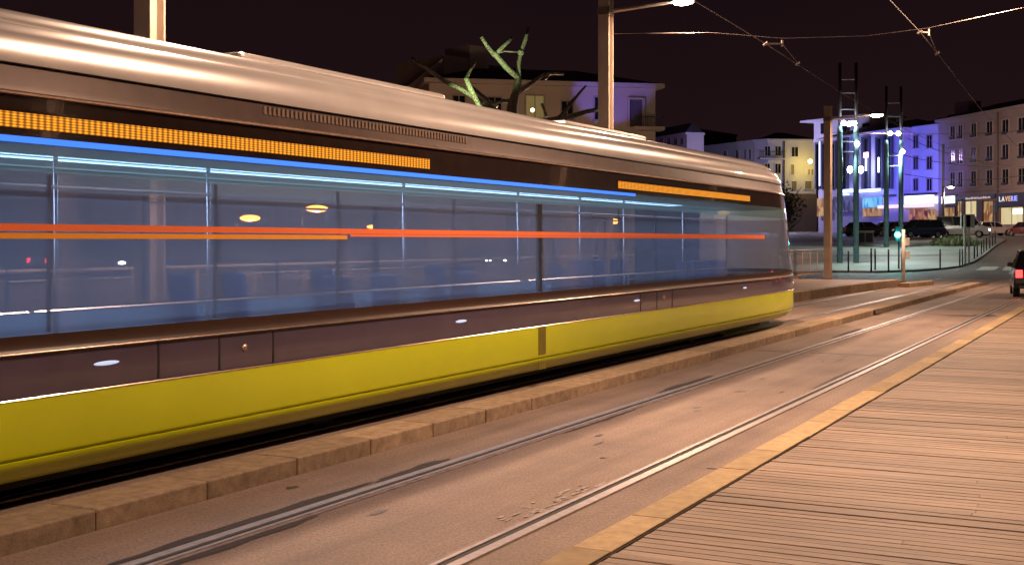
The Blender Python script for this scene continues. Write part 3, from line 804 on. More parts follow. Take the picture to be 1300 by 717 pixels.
CYS = shop_mat('cyan_shop_interior', (.04,.25,.8), (.25,.7,1), .9)
WAR = shop_mat('warm_shop_interior', (.30,.08,.02), (1,.62,.28), .55, 1.6)
RED = shop_mat('red_shop_interior', (.12,.01,.01), (.9,.35,.15), .5, 1.8)
YSH = shop_mat('yellow_shop_interior', (.8,.6,.28), (1,.85,.5), .75, .7)
shop(f4,1098,1122,251,264,CYS); shop(f4,1098,1122,264.5,275,WAR); shop(f4,1060,1092,250,270,shop_mat('violet_shop_interior',(.05,.04,.15),(.3,.3,.8),.35))
shop(f4,1040,1056,252,275,WAR)
bsp = (.10,.13,1.0)
lamp('blue_uplight','SPOT', tuple(P(1086,240,150)-b4.location+Vector((0,0,-1))), 4500, bsp, b4, .3, tuple(P(1095,195,163)-b4.location), 110, .8)
lamp('blue_uplight','SPOT', tuple(P(1050,240,155)-b4.location+Vector((0,0,-1))), 1300, (.35,.35,1), b4, .3, tuple(P(1060,190,170)-b4.location), 90, .8)

# --- B5 violet lit building
VIO = wall_mat('violet_lit_render', (.48,.46,.50))
b5, f5, zt5, db5 = building('apartment_building', 1147.5, 162.7, 157, 1191.5, 157.0, 'plain building washed in violet blue light with a chimney and a white lit shop awning', VIO, deep=10, over=.15, corn=.2)
for x0,x1 in ((1160,1166),(1177,1183.5)):
    for y0,y1 in ((172,188),(199,215),(227,242)): f5.win(x0,x1,y0,y1,FRB,fw=.1)
for y0,y1 in ((200,216),(228,243)): f5.win(1149,1152.5,y0,y1,FRB,fw=.1)
t0,zc=f5.uz(1163,128); t1,_=f5.uz(1180,128)
ch = f5.part('chimney', t0, t1, zt5+.2, zc, -8, -6, wall_mat('chimney_brick',(.22,.14,.11)))
WSN = emit('white_awning_panel', (.85,.88,1.0), 2.0)
shop(f5,1130,1190,250,260,WSN,'lit_fascia',.5,1.0); 
f5.part('fascia_cap', f5.uz(1130,250)[0], f5.uz(1191,250)[0], f5.uz(1160,249)[1], f5.uz(1160,246)[1], .1, 1.1, DKB)
aw = shop(f5,1127,1191,261,265,emit('pink_awning_edge',(1,.75,.8),1.0),'awning',.6,1.6)
shop(f5,1127,1180,266,284,RED); shop(f5,1181,1191,266,284,WAR)
lamp('violet_uplight','SPOT', tuple(P(1143,245,146)-b5.location), 6500, (.12,.12,1.0), b5, .3, tuple(P(1160,205,156)-b5.location), 100, .9)
lamp('violet_uplight','SPOT', tuple(P(1183,245,140)-b5.location), 2200, (.25,.22,1.0), b5, .3, tuple(P(1175,190,154)-b5.location), 90, .9)

# --- B6 brown terrace with shops
BRN = wall_mat('brown_render', (.30,.22,.20))
b6, f6, zt6, db6 = building('terraced_building', 1192.5, 152.5, 150, 1300, 133, 'brown terraced building of shops with framed windows, at the right edge', BRN, deep=10, over=.45, ext=(0,16), corn=.3)
cols = [(1207,1213),(1217,1222.5),(1233.5,1240),(1253,1260.5),(1273,1281),(1293.5,1302)]
rows6 = [((158,176),(156,174),(153,172),(150,169),(147,168)),]
def topy(x, y_at1210, y_at1290): return y_at1210+(y_at1290-y_at1210)*(x-1210)/80
for a, b_ in cols:
    for (t0a, t0b, h) in ((160,150,17),(190,182,18.5),(219,214,19)):
        yt = topy(a, t0a, t0b)
        f6.win(a, b_, yt, yt+h, FRB, fw=.13, proud=.1)
        # small balconette
    
for (t0a, t0b) in ((174,167),(205.5,199),(234.5,232)):
    for a, b_ in cols[:]:
        bm = bmesh.new(); yt = topy(a, t0a, t0b); t0,z=f6.uz(a,yt); t1,_=f6.uz(b_,yt); z0=f6.uz(a,yt+3)[1]; k=t0
        while k<t1: f6.slab(bm,k,k+.03,z0,z,.2,.24); k+=.12
        f6.slab(bm,t0,t1,z,z+.05,.18,.26); link('window_guard', bm, MATS['iron'], f6.root)
f6.part('downpipe', f6.uz(1267,200)[0], f6.uz(1268,200)[0], 3, zt6-.3, 0, .18, mat('pipe_brown',(.12,.08,.07),.5))
f6.part('string_course', 0, f6.len+10, f6.uz(1230,243.5)[1], f6.uz(1230,242)[1], 0, .18, BRN)
for px,py,w in ((1235,137,1.0),(1269,130,1.2),(1287,121,1.3)):
    p = W(px, 150); t = f6.uz(px,150)[0]; f6.part('chimney', t-w/2, t+w/2, zt6+.2, CH+(HY-py)*150/F, -6, -5, MATS['chimney_brick'])
DSH = mat('dark_fascia', (.035,.025,.03), .4)
shop(f6,1196,1216,248,262,DSH,'shop_fascia',.02,.2); shop(f6,1217,1265,249,254,DSH,'shop_fascia',.02,.2); shop(f6,1269,1308,246,263,DSH,'shop_fascia',.02,.22)
sg = shop(f6,1198.5,1214,250,258.5,emit('white_blue_sign',(.75,.8,1),4.5),'lit_sign',.22,.34)
sg2 = shop(f6,1194.7,1196.3,250,258,emit('white_blue_sign',(.7,.8,1),3),'lit_sign',.6,.8)
for x0,x1,y0,y1,mm in ((1200,1213,264,283,WAR),(1227,1241,256,284,YSH),(1250,1262,256,283,WAR),(1217,1222,256,285,WAR),(1272,1300,264,285,YSH),(1301,1312,264,285,YSH)):
    w = shop(f6,x0,x1,y0,y1,mm,n0=.03,n1=.10)
    t0,za=f6.uz(x0,y0); t1,_=f6.uz(x1,y0); _,z0=f6.uz(x0,y1)
    bm = bmesh.new(); f6.slab(bm,t0-.08,t0,z0,za,.02,.16); f6.slab(bm,t1,t1+.08,z0,za,.02,.16); f6.slab(bm,t0,t1,za,za+.08,.02,.16); c=(t0+t1)/2; f6.slab(bm,c-.03,c+.03,z0,za,.11,.15)
    link('frame', bm, DSH, w)
shop(f6,1288,1300,249+16,272,emit('lit_menu_panel',(1,.95,.7),1.8),'lit_panel',.17,.22)
for x0,x1 in ((1222.6,1226.4),(1242,1249),(1263,1266)):
    shop(f6,x0,x1,255,287,mat('shop_pier',(.12,.07,.05),.6),'shop_pier',.02,.22)
# shop name
def letters(txt, f, x0, x1, y0, y1, cols_, parent, n=.24):
    t0,z1=f.uz(x0,y0); t1,_=f.uz(x1,y0); _,z0=f.uz(x0,y1)
    glyphs = []
    for ch_ in txt:
        cu = bpy.data.curves.new('letter', 'FONT'); cu.body = ch_; cu.size = (z1-z0)*1.35; cu.extrude = .03; cu.offset = .015
        tmp = bpy.data.objects.new('tmp', cu); COL.objects.link(tmp); bpy.context.view_layer.update()
        dg = bpy.context.evaluated_depsgraph_get(); me = bpy.data.meshes.new_from_object(tmp.evaluated_get(dg))
        COL.objects.unlink(tmp); bpy.data.objects.remove(tmp)
        xs_ = [v.co.x for v in me.vertices]; glyphs.append((me, min(xs_), max(xs_)-min(xs_)))
    gap = ((t1-t0)-sum(g_[2] for g_ in glyphs))/(len(txt)-1); t = t0
    for i, (me, mn, wd_) in enumerate(glyphs):
        o = bpy.data.objects.new('letter', me); COL.objects.link(o); o.parent = parent
        me.materials.clear(); me.materials.append(cols_[i])
        p = f.A+f.u*(t-mn)+f.n*n; t += wd_+gap
        ux = f.u; uz_ = Vector((0,0,1)); un = f.n
        M = Matrix(((ux.x,uz_.x,un.x,p.x-f.o.x),(ux.y,uz_.y,un.y,p.y-f.o.y),(ux.z,uz_.z,un.z,z0-f.o.z),(0,0,0,1)))
        me.transform(M)
LW = emit('letter_white',(.8,.8,.9),.8); LO = emit('letter_orange',(.9,.5,.25),.7); LB = emit('letter_blue',(.35,.38,1),1.0)
letters('LAVERIE', f6, 1271, 1294, 249.5, 256, [LW,LW,LO,LO,LB,LB,LB], b6)
bm = bmesh.new(); t0,z=f6.uz(1228,252.3); t1,_=f6.uz(1258,252)
k=t0
while k<t1:
    wd=random.uniform(.1,.22); f6.slab(bm,k,k+wd,z-.12,z+random.uniform(.05,.16),.2,.23); k+=wd+.15
link('fascia_marks', bm, emit('letter_pink',(.9,.7,.65),.55), b6)

# street lamps, and an added warm wash on the terrace
def street_lamp(px, py_head, d, label, col, e, head_m, arm=1.0, hs=1.0, up=0.0, thin=.06, polem=None, group='street lamps seen beyond the tram', cone=None):
    base = W(px, d); base.z = rise(d); h = CH+(HY-py_head)*d/F-base.z
    r = empty('street_lamp', base, TH, label, 'street lamp', group)
    simple('lamp_post', polem or MATS['iron'], r, tubes=[([(0,0,0),(0,0,h*.5),(0,0,h+.1)],[thin*1.4,thin,thin*.7],8)], smooth=True)
    simple('lamp_arm', polem or MATS['iron'], r, tubes=[([(0,0,h),(arm*.5,0,h+.12),(arm,0,h+.1)],thin*.6,6)], smooth=True)
    bm = bmesh.new(); bmesh.ops.create_uvsphere(bm, u_segments=12, v_segments=8, radius=.2)
    for v in bm.verts: v.co = Vector((v.co.x*1.6*hs+arm, v.co.y*hs, v.co.z*.5*hs+h))
    hd = link('lamp_head', bm, head_m, r, True)
    if e: lamp('lamp_light','POINT',(arm,0,h-.35),e,col,hd,.2)
    return r
AMB = emit('amber_lamp_glow',(1,.55,.2),45); AMF = emit('far_amber_lamp_glow',(1,.32,.04),16); WHL = emit('white_lamp_glow',(1,.88,.9),22); CWL = emit('cool_lamp_glow',(.85,.95,1),40)
street_lamp(1198, 238, 128, 'dark street lamp post with a small white head in front of the shops', (1,.75,.6), 1600, WHL, arm=.75, thin=.09)
pl = simple('tall_dark_pole', MATS['iron'], None, tubes=[([(*W(1197.5,134)[:2],rise(134)),(*W(1197.5,134)[:2],CH+(HY-183)*134/F)],.13,8)])
tag(pl, 'tall dark pole standing before the seam of the violet and brown buildings', 'pole')
lamp('added_terrace_wash','SPOT', tuple(Vector((*W(1268,112)[:2], 9.5))), 5200, (1,.62,.47), None, .3, tuple(P(1276,215,136)), 84, .7)  # added warm spot hung without a fixture, brightens the terrace
lo = street_lamp(1330, 150, 112, 'street lamp just beyond the right edge lighting the brown terrace', (1,.62,.45), 1500, AMB, arm=-.8)
# lamps visible through the tram windows
for i,(px,py,d,lab) in enumerate(((300,277,72,'amber street lamp seen through the left windows of the tram'),(383,265,66,'amber street lamp with a long bright head right of centre in the tail windows'),
        (463,288,120,'small far amber lamp low in the tram windows, left of the middle mast'),(548,271,95,'pale street lamp seen through the tram windows below the sculpture'),
        (758,281,76,'amber street lamp seen through the tram just left of the middle mast foot'),(850,281,112,'amber street lamp seen through the tram between middle mast and tram front'),(908,270,118,'amber street lamp seen through the windows near the tram front'),
        (222,291,110,'small far amber lamp seen through the tail windows beside the leftmost mast'))):
    street_lamp(px, py, d, lab, SODIUM, 350 if i in (0,1,4) else 0, AMF if i != 3 else CWL, arm=.8, hs=1.9)

# ================================================================= TOWERS ON THE PLAZA
TEAL = mat('tower_teal_paint', (.16,.30,.34), .4, .3); TDK = mat('tower_dark_steel', (.05,.045,.05), .5, .4)
FLW = emit('flood_white', (.85,.93,1.0), 60)
def tower(px, d, gap, ysplit, ytop, lights, label):
    base = W(px, d); base.z = rise(d)+.12
    r = empty('light_tower', base, TH, label, 'light tower', 'ladder like steel light towers on the plaza')
    zz = lambda py: CH+(HY-py)*d/F-base.z
    zs, ztp = zz(ysplit), zz(ytop)
    for s in (-1, 1):
        leg = simple('leg', TEAL, r, tubes=[([(s*gap/2,0,0),(s*gap/2,0,zs-.4),(s*gap/2,0,zs)],[.19,.19,.13],14)], smooth=True)
        simple('upper_leg', TDK, leg, tubes=[([(s*gap/2,0,zs),(s*gap/2,0,ztp)],.11,10)], smooth=True)
    py = ytop+19
    k = 0
    for py in [ytop+21, ytop+38, ytop+59, ysplit+20, ysplit+33]:
        simple('rung', mat('rung_steel',(.35,.38,.42),.35,.5), r, tubes=[([(-gap/2,0,zz(py)),(gap/2,0,zz(py))],.045,8)])
    for (dx, py, yaw) in lights:
        bm = bmesh.new(); bmesh.ops.create_uvsphere(bm, u_segments=10, v_segments=6, radius=.17); z = zz(py)
        for v in bm.verts: v.co += Vector((dx, -.25, z))
        fl = link('flood_light', bm, FLW, r, True)
        simple('light_housing', HEADM, fl, [(dx-.16,dx+.16,-.18,.12,z-.12,z+.2)], bev=.03)
    return r
t1_ = tower(1076.5, 84, 1.10, 160, 80, [(-.35,157,0),(0,158,0),(.35,157,0),(.55,183,0)], 'nearer and left ladder like teal light tower with three white floodlights')
t2_ = tower(1134.5, 97, 1.15, 178, 110, [(-.35,170,0),(.3,170,0),(.62,193,0)], 'farther and right ladder like teal light tower with a pair of floodlights')
lamp('flood_beam','SPOT', (0,-.5,7.5), 2600, (.80,1.0,.90), t1_, .3, (4,-6,0), 120, .7)
lamp('flood_beam','SPOT', (0,-.5,7.5), 2800, (.85,1.0,.92), t2_, .3, (4,-4,0), 130, .7)
lamp('flood_beam','SPOT', (0,-.5,7.0), 1400, (.85,1.0,.92), t2_, .3, (-10,-10,0), 120, .7)

lamp('flood_beam','SPOT', (.6,0,9), 4200, (1,.93,.82), t2_, .3, (6,15,0), 75, .7)  # extra beam added to brighten the parked cars behind the tower
# ================================================================= STREET FURNITURE
BOL = mat('bollard_dark', (.05,.05,.055), .45, .3)
def bollard(px, py, h, label):
    g = G(px, py, .12)
    r = empty('bollard', g, 0, label, 'bollard', 'thin dark bollards around the plaza')
    simple('post', BOL, r, tubes=[([(0,0,0),(0,0,h-.04),(0,0,h)],[.045,.045,.03],10)], smooth=True)
    simple('collar', mat('bollard_band',(.3,.3,.3),.4,.3), r, tubes=[([(0,0,h-.14),(0,0,h-.11)],.049,10)])
    return r
bl = [(1077,345.0,1.1,'thin dark bollard near the road, right behind the railing end'),(1106,345.4,1.25,'dark bollard at the road edge between the teal tower and the white post'),(1111,342.5,1.2,'dark bollard a little behind, right of the left light tower'),
      (1128,345.3,1.2,'dark bollard at the road edge just left of the white signal post'),(1145,343,1.1,'bollard half hidden behind the white signal post'),(1193.5,341,1.15,'lone dark bollard in the middle of the pale plaza'),
      (1218.5,337.5,1.1,'left one of two dark bollards beside the display sign'),(1222,337,1.1,'right one of two dark bollards beside the display sign')]
for a in bl: bollard(*a)
names = ['nearest','second','third','fourth','fifth','sixth','seventh','farthest']
for i,(x,y) in enumerate(((1237,328.5),(1240.7,326),(1246,322.5),(1249,320),(1252.2,318),(1256.5,315),(1260,312.5),(1263.3,309))):
    bollard(x, y, .98, names[i]+' bollard of the row along the curving kerb')

# white signal post at platform end
WPO = mat('white_post_paint', (.62,.56,.5), .4)
g = W(1147, 48.5); g.z = .15
sp = empty('signal_post', g, TH, 'slim white signal post with two small boxes at the end of the platform', 'signal post')
simple('post', WPO, sp, tubes=[([(0,0,0),(0,0,2.05)],.065,12)], smooth=True)
simple('signal_box', WPO, sp, [(.07,.22,-.08,.08,1.42,1.72),(.06,.09,-.03,.03,1.5,1.6)], bev=.01)
simple('signal_box', WPO, sp, [(.07,.22,-.08,.08,.92,1.2),(.06,.09,-.03,.03,1.0,1.1)], bev=.01)
simple('base_ring', HEADM, sp, tubes=[([(0,0,-.02),(0,0,.05)],.11,12)])
# green traffic signal
g = W(1141, 73); g.z = .12
ts = empty('traffic_signal', g, TH, 'dark traffic signal showing a bright green light behind the white signal post', 'traffic signal')
simple('post', BOL, ts, tubes=[([(0,0,0),(0,0,2.6)],.05,10)], smooth=True)
hs = simple('signal_housing', BOL, ts, [(-.26,.0,-.22,-.04,1.6,2.5)], bev=.02)
bm = bmesh.new(); bmesh.ops.create_uvsphere(bm, u_segments=14, v_segments=8, radius=.17, matrix=Matrix.Translation((-.13,-.21,2.0)))
gl = link('green_lens', bm, emit('green_signal', (.05,.9,.75), 22), ts, True)
lamp('green_signal_light','POINT',(-.13,-.55,2.0),60,(.05,1,.85),gl,.12)
simple('dark_lens', BLK, ts, tubes=[([(-.13,-.23,2.33),(-.13,-.20,2.33)],.1,12)])
# display sign with two posts
g = G(1225, 336, .12); d = depth(g.x, g.y); 
ds_ = empty('display_sign', g, TH, 'pale cabinet sign with dark panels on two posts, on the plaza corner', 'sign')
zz = lambda py: CH+(HY-py)*d/F-g.z
SP = mat('sign_grey', (.52,.52,.50), .45)
simple('post', SP, ds_, [(-.07,.07,-.06,.06,0,zz(272))], bev=.01)
simple('post', SP, ds_, [(.22,.32,-.05,.05,0,zz(288))], bev=.01)
cb = simple('cabinet', SP, ds_, [(-.22,.66,.07,.25,zz(289),zz(272)),(.40,.66,.0,.068,zz(289),zz(272)),(-.22,.40,.0,.068,zz(273),zz(272)),(-.22,.40,.0,.068,zz(289),zz(288))], bev=.008)
simple('dark_panel', PANE, cb, [(-.17,-.08,.05,.069,zz(288),zz(273)),(.08,.38,.05,.069,zz(288),zz(273))])
# sign seen edge on
g = G(1263, 303.8, .1); d = depth(g.x,g.y)
es = empty('road_sign', g, TH, 'grey post with sign plate seen edge on, by the far end of the bollard row', 'sign')
zz = lambda py: CH+(HY-py)*d/F-g.z
simple('post', SP, es, tubes=[([(0,0,0),(0,0,zz(257))],.045,8)])
simple('plate', mat('plate_grey',(.25,.33,.38),.4), es, [(-.11,.11,-.35,-.06,zz(270),zz(257.5))], bev=.01)
# concrete cabinet
g = G(1097, 309, .12); d = depth(g.x,g.y)
cbn = empty('utility_cabinet', g, TH, 'low pale utility cabinet between the two light towers', 'cabinet')
simple('body', mat('concrete_pale',(.34,.34,.32),.7), cbn, [(-.7,.7,-.3,.3,0,.95)], bev=.03)
simple('lid', SP, cbn, [(-.76,.76,-.36,.36,.95,1.03)], bev=.02)
simple('door', DSH, cbn, [(-.62,-.03,-.315,-.3,.1,.85),(.03,.62,-.315,-.3,.1,.85)])

# dry grass clump
def grass(px0, px1, py, h, n, label):
    a = G(px0, py, .12); b_ = G(px1, py, .12); bm = bmesh.new()
    for _ in range(n):
        t = random.random(); q = a.lerp(b_, t); q += Vector((random.uniform(-.5,.5), random.uniform(-1.2,1.2), 0)); q.z = gz(q.x,q.y)+.1
        k = h*(.45+.55*math.sin(math.pi*min(1,max(0,t))))*random.uniform(.6,1.1); ang = random.uniform(0,6.28); w = .02
        lean = Vector((math.cos(ang), math.sin(ang), 0))*k*random.uniform(.1,.6)
        s = Vector((-math.sin(ang), math.cos(ang), 0))*w
        v = [bm.verts.new(q-s), bm.verts.new(q+s), bm.verts.new(q+lean*.4+s*.7+Vector((0,0,k*.7))), bm.verts.new(q+lean+Vector((0,0,k))), ]
        bm.faces.new(v)
    o = link('grass_clump', bm, mat('dry_grass', (.22,.24,.11), .8, var=.5, scale=3)); tag(o, label, 'grass', kind='stuff')
grass(1189,1236,311,.75,3500,'clump of dry ornamental grass in front of the parked cars')

# ================================================================= CARS
TYRE = mat('tyre_rubber', (.015,.015,.015), .8); RIM = mat('alloy_rim', (.45,.45,.48), .3, .8); CGL = mat('car_glass', (.01,.012,.016), .06, var=.0)
HLAM = emit('headlamp_off', (1,1,1), .15, (.6,.6,.65)); HLON = emit('headlamp_on', (.85,.92,1), 50); TAIL = emit('tail_lamp_red', (1,.02,.02), .12, (.4,.01,.01)); TAILON = emit('tail_lamp_on', (1,.03,.03), 6)
def paint(name, col): return mat(name, col, .28, .25, var=.03, coat=1.0)
def car(name, loc, rz, kind, pm, label, cat='car', head=None, tail=None, grp='cars parked around the plaza'):
    L_, Wd, H = {'hatch':(3.9,1.68,1.46),'mpv':(4.5,1.8,1.62),'van':(4.7,1.85,1.95),'sedan':(4.4,1.75,1.43)}[kind]
    r = empty(name, loc, rz, label, cat, grp)    # car points along local +x
    hl, hw = L_/2, Wd/2
    belt = .92 if kind != 'van' else 1.12
    hood = belt-.10
    wb = L_*.31
    wr = .31
    # lower body side outline with wheel arches
    out = [(-hl+.05,.28)]
    def arch(cx):
        return [(cx-math.cos(a)*(wr+.06), .28+max(0,math.sin(a))*(wr+.1)) for a in [math.pi*k/8 for k in range(9)]]
    out += arch(-wb)+arch(wb)
    out += [(hl-.08,.26),(hl,.42),(hl-.02,.62),(hl-.16,hood-.06),(hl-.9 if kind != 'van' else hl-.55,hood+.06),(hl-1.1 if kind!='van' else hl-.75,belt),(-hl+.12,belt),(-hl,belt-.2),(-hl-.02,.45)]
    bm = bmesh.new()
    rows_ = []
    for s, ins in ((-1,0),(1,0)):
        rows_.append([bm.verts.new((x, s*(hw - (0.06 if z > belt-.12 else 0) ), z)) for x, z in out])
    n = len(out)
    bm.faces.new(rows_[0]); bm.faces.new(rows_[1])
    for k in range(n): bm.faces.new((rows_[0][k], rows_[0][(k+1)%n], rows_[1][(k+1)%n], rows_[1][k]))
    body = link('body', bm, pm, r); bevel(body, .05, 3)
    # greenhouse
    fx = hl-1.0 if kind != 'van' else hl-.72
    b0, b1_ = -hl+.10, fx
    t0, t1 = {'hatch':(-hl+.45,fx-.75),'mpv':(-hl+.4,fx-.95),'van':(-hl+.2,fx-.6),'sedan':(-hl+.95,fx-.8)}[kind]
    if kind == 'sedan': b0 = -hl+.45
    bm = bmesh.new()
    lo = [bm.verts.new(v) for v in ((b0,-hw+.08,belt-.01),(b1_,-hw+.08,belt-.01),(b1_,hw-.08,belt-.01),(b0,hw-.08,belt-.01))]
    hi = [bm.verts.new(v) for v in ((t0,-hw+.24,H-.05),(t1,-hw+.24,H-.05),(t1,hw-.24,H-.05),(t0,hw-.24,H-.05))]
    for k in range(4): bm.faces.new((lo[k],lo[(k+1)%4],hi[(k+1)%4],hi[k]))
    bm.faces.new(hi)
    link('windows', bm, CGL, r)
    for a, b_ in zip(lo_ := [(b0,-hw+.07,belt-.02),(b1_,-hw+.07,belt-.02),(b1_,hw-.07,belt-.02),(b0,hw-.07,belt-.02)], [(t0,-hw+.23,H-.05),(t1,-hw+.23,H-.05),(t1,hw-.23,H-.05),(t0,hw-.23,H-.05)]):
        bm = bmesh.new(); tube(bm, [a, b_], .045, 6); link('pillar', bm, pm, r)
    for s in (-1,1):
        for fr_ in (.48,) if kind != 'van' else (.4,.68):
            xb, xt = b0+(b1_-b0)*fr_, t0+(t1-t0)*fr_; bm = bmesh.new(); tube(bm, [(xb,s*(hw-.07),belt-.02),(xt,s*(hw-.23),H-.05)], .035, 6); link('pillar', bm, pm, r)
    rf = simple('roof', pm, r, [(t0-.04,t1+.05,-hw+.22,hw-.22,H-.06,H)], bev=.025)
    for s in (-1, 1):
        for cx in (-wb, wb):
            bm = bmesh.new(); tube(bm, [(cx,s*(hw-.2),wr),(cx,s*(hw-.01),wr)], wr, 18); w = link('wheel', bm, TYRE, r)
            bm = bmesh.new(); tube(bm, [(cx,s*(hw-.03),wr),(cx,s*(hw+.0),wr)], wr*.62, 10); link('rim', bm, RIM, w)
        bm = bmesh.new(); bmesh.ops.create_uvsphere(bm, u_segments=10, v_segments=6, radius=1)
        for v in bm.verts: v.co = Vector((v.co.x*.12+hl-.12, v.co.y*.19+s*(hw-.28), v.co.z*.09+.68))
        link('headlight', bm, head or HLAM, r, True)
        simple('tail_light', tail or TAIL, r, [(-hl-.03,-hl+.05,s*(hw-.16)-.10,s*(hw-.16)+.10,.62,.86)], bev=.02)
        mi = simple('door_mirror', pm, r, [(fx-.35,fx-.22,s*(hw+.01)-.07,s*(hw+.01)+.09,belt,belt+.13)], bev=.03)
    simple('number_plate', mat('plate_white',(.6,.6,.55),.5), r, [(-hl-.035,-hl-.015,-.26,.26,.48,.59),(hl-.01,hl+.012,-.26,.26,.38,.49)])
    simple('bumper', mat('bumper_dark',(.04,.04,.042),.5), r, [(hl-.1,hl+.02,-hw+.15,hw-.15,.26,.36),(-hl-.03,-hl+.1,-hw+.15,hw-.15,.28,.38)], bev=.02)
    return r
def carat(px, d, rz_view, kind, pm, label, up=.0, **k):
    g = W(px, d); g.z = rise(d)+up
    return car('parked_car', g, TH+R(rz_view), kind, pm, label, **k)
DBL = paint('dark_blue_car_paint', (.02,.03,.06)); GRY = paint('grey_car_paint', (.2,.22,.22)); SLV = paint('silver_car_paint', (.5,.45,.42)); WHT = paint('white_car_paint', (.6,.56,.52)); BLC = paint('black_car_paint', (.012,.012,.014)); REDC = paint('dark_red_car_paint', (.12,.01,.01))
carat(1166, 110, 196, 'mpv', DBL, 'dark blue people carrier parked nearest behind the grass clump')
carat(1194, 114, 188, 'sedan', GRY, 'grey green car parked between the dark blue one and the van')
carat(1222, 113, -24, 'van', WHT, 'pale van with a headlight on, parked behind the display sign', cat='van', head=HLON)
carat(1261, 128, 8, 'hatch', SLV, 'small silver hatchback standing before the shops')
carat(1150, 121, 5, 'sedan', BLC, 'low black car parked behind the teal light towers, before the red shop')
carat(1098, 122, 4, 'sedan', BLC, 'black car parked before the blue shop, between the light towers')
carat(1122, 127, 174, 'hatch', DBL, 'small dark car behind the right light tower')
carat(1303, 124, 95, 'sedan', REDC, 'dark red car with red tail lights on, cut by the right edge before the laundry', tail=TAILON)
# car leaving at the right edge, red tail lamp in frame
mc = car('car', (-2.95, 43.2, 0), R(97), 'hatch', BLC, 'black car with glowing red tail lamp driving off at the right edge of the tracks', tail=TAILON)
mc['group'] = ''; del mc['group']
# cars seen through the tram windows
carat(385, 58, 178, 'van', WHT, 'white van seen through the tail windows of the tram', cat='van')
carat(170, 62, -72, 'sedan', GRY, 'grey car with bright headlights seen through the tail windows', head=HLON)
carat(85, 66, 62, 'hatch', REDC, 'red lit car at the far left seen through the tram windows', tail=TAILON)
carat(612, 70, -62, 'hatch', BLC, 'dark car with headlights on seen through the middle windows of the tram', head=HLON)
carat(832, 78, -66, 'hatch', DBL, 'dark blue car with headlights on seen through the tram windows right of the mast', head=HLON)

# ================================================================= SCULPTURE TREE
SCU = None
m, nt, b = nodes('speckled_bronze'); N, L = nt.nodes, nt.links
tc = N.new('ShaderNodeTexCoord'); v = N.new('ShaderNodeTexVoronoi'); v.inputs['Scale'].default_value = 12; L.new(tc.outputs['Object'], v.inputs['Vector'])
r = N.new('ShaderNodeValToRGB'); r.color_ramp.elements[0].position = .25; r.color_ramp.elements[1].position = .5
r.color_ramp.elements[0].color = (.06,.055,.045,1); r.color_ramp.elements[1].color = (.45,.42,.32,1)
L.new(v.outputs['Distance'], r.inputs['Fac']); L.new(r.outputs['Color'], b.inputs['Base Color']); b.inputs['Roughness'].default_value = .5
SCU = m
DS = 60
base = W(652, DS); base.z = 0
st = empty('tree_sculpture', base, 0, 'speckled metal sculpture of a bare branching tree lit in green behind the tram', 'sculpture')
def S(px, py, dd=0): return P(px, py, DS+dd)-base
def limb(name, pts, rads, parent=st):
    bm = bmesh.new(); tube(bm, [S(*p) for p in pts], [q_*.78 for q_ in rads], 12); return link(name, bm, SCU, parent, True)
bm = bmesh.new(); tube(bm, [Vector((.1,0,0)), S(650,200), S(650,135), S(655,118), S(659,99)], [.45,.33,.26,.2,.15], 14); trunk = link('trunk', bm, SCU, st, True)
limb('branch', [(659,100),(643,86,-.5),(629,70,-1),(626,67,-1)], [.17,.18,.17,.12])
limb('branch', [(628,71,-1),(618,58,-1.2),(611,47,-1.4)], [.14,.12,.11])
limb('branch', [(628,70,-1),(640,58,-.8),(650,48,-.6)], [.11,.12,.11])
limb('branch', [(658,100),(658,84,.4),(661,67,.6),(667,51,.8),(671,36,1)], [.18,.14,.11,.12,.10])
limb('twig', [(630,69,-1),(640,65,-.5),(652,66,0),(663,66,.5)], [.05,.06,.05,.06])
limb('branch', [(655,118),(672,108,1),(690,95,2),(692,94,2)], [.20,.15,.12,.1])
limb('branch', [(690,95,2),(703,93,2.3),(715,94,2.6)], [.11,.11,.10])
limb('branch', [(640,150),(608,127,-1),(585,113,-2),(564,103,-3),(543,88,-4),(523,74,-5)], [.3,.16,.14,.13,.11,.09])
limb('branch', [(612,140,-2),(604,126,-2),(597,112,-2.2),(591,99,-2.4)], [.14,.16,.17,.15])
limb('branch', [(630,136,1),(612,122,1.5),(598,110,2)], [.16,.13,.1]); limb('twig', [(592,99,2),(603,79,2.5)], [.1,.06])
limb('branch', [(665,160),(710,150,0),(726,130,.5),(744,109,1)], [.2,.15,.12,.07])
limb('branch', [(690,160,0),(721,149,.5),(745,142,1),(760,139,1.5)], [.2,.16,.15,.13])
limb('branch', [(694,148,1),(688,132,1.2)], [.1,.09]); limb('branch', [(620,134,.3),(640,128,.2),(652,128,0)], [.1,.12,.12])
for px,py in ((628,69),(693,97),(661,67)):
    bm = bmesh.new(); bmesh.ops.create_icosphere(bm, subdivisions=2, radius=.16, matrix=Matrix.Translation(S(px,py,-1))); link('knuckle', bm, SCU, st, True)
gsp = P(600,120,50); gsp.z = 4.0
gl_post = empty('green_spotlight', (gsp.x, gsp.y, 0), 0, 'ground floodlight on a short stand shining green at the sculpture', 'spotlight')
simple('stand', BOL, gl_post, tubes=[([(0,0,0),(0,0,3.4)],.05,8)]); simple('housing', BOL, gl_post, [(-.15,.15,-.15,.15,3.4,3.65)], bev=.02)
lamp('green_beam','SPOT',(0,0,3.8),5500,(.75,1,.45),gl_post,.1,tuple(P(622,72,DS-1)-gl_post.location),22,.6)
lamp('green_beam','SPOT',(0,0,3.8),2200,(.72,1,.36),gl_post,.1,tuple(P(594,115,DS-2)-gl_post.location),14,.6)
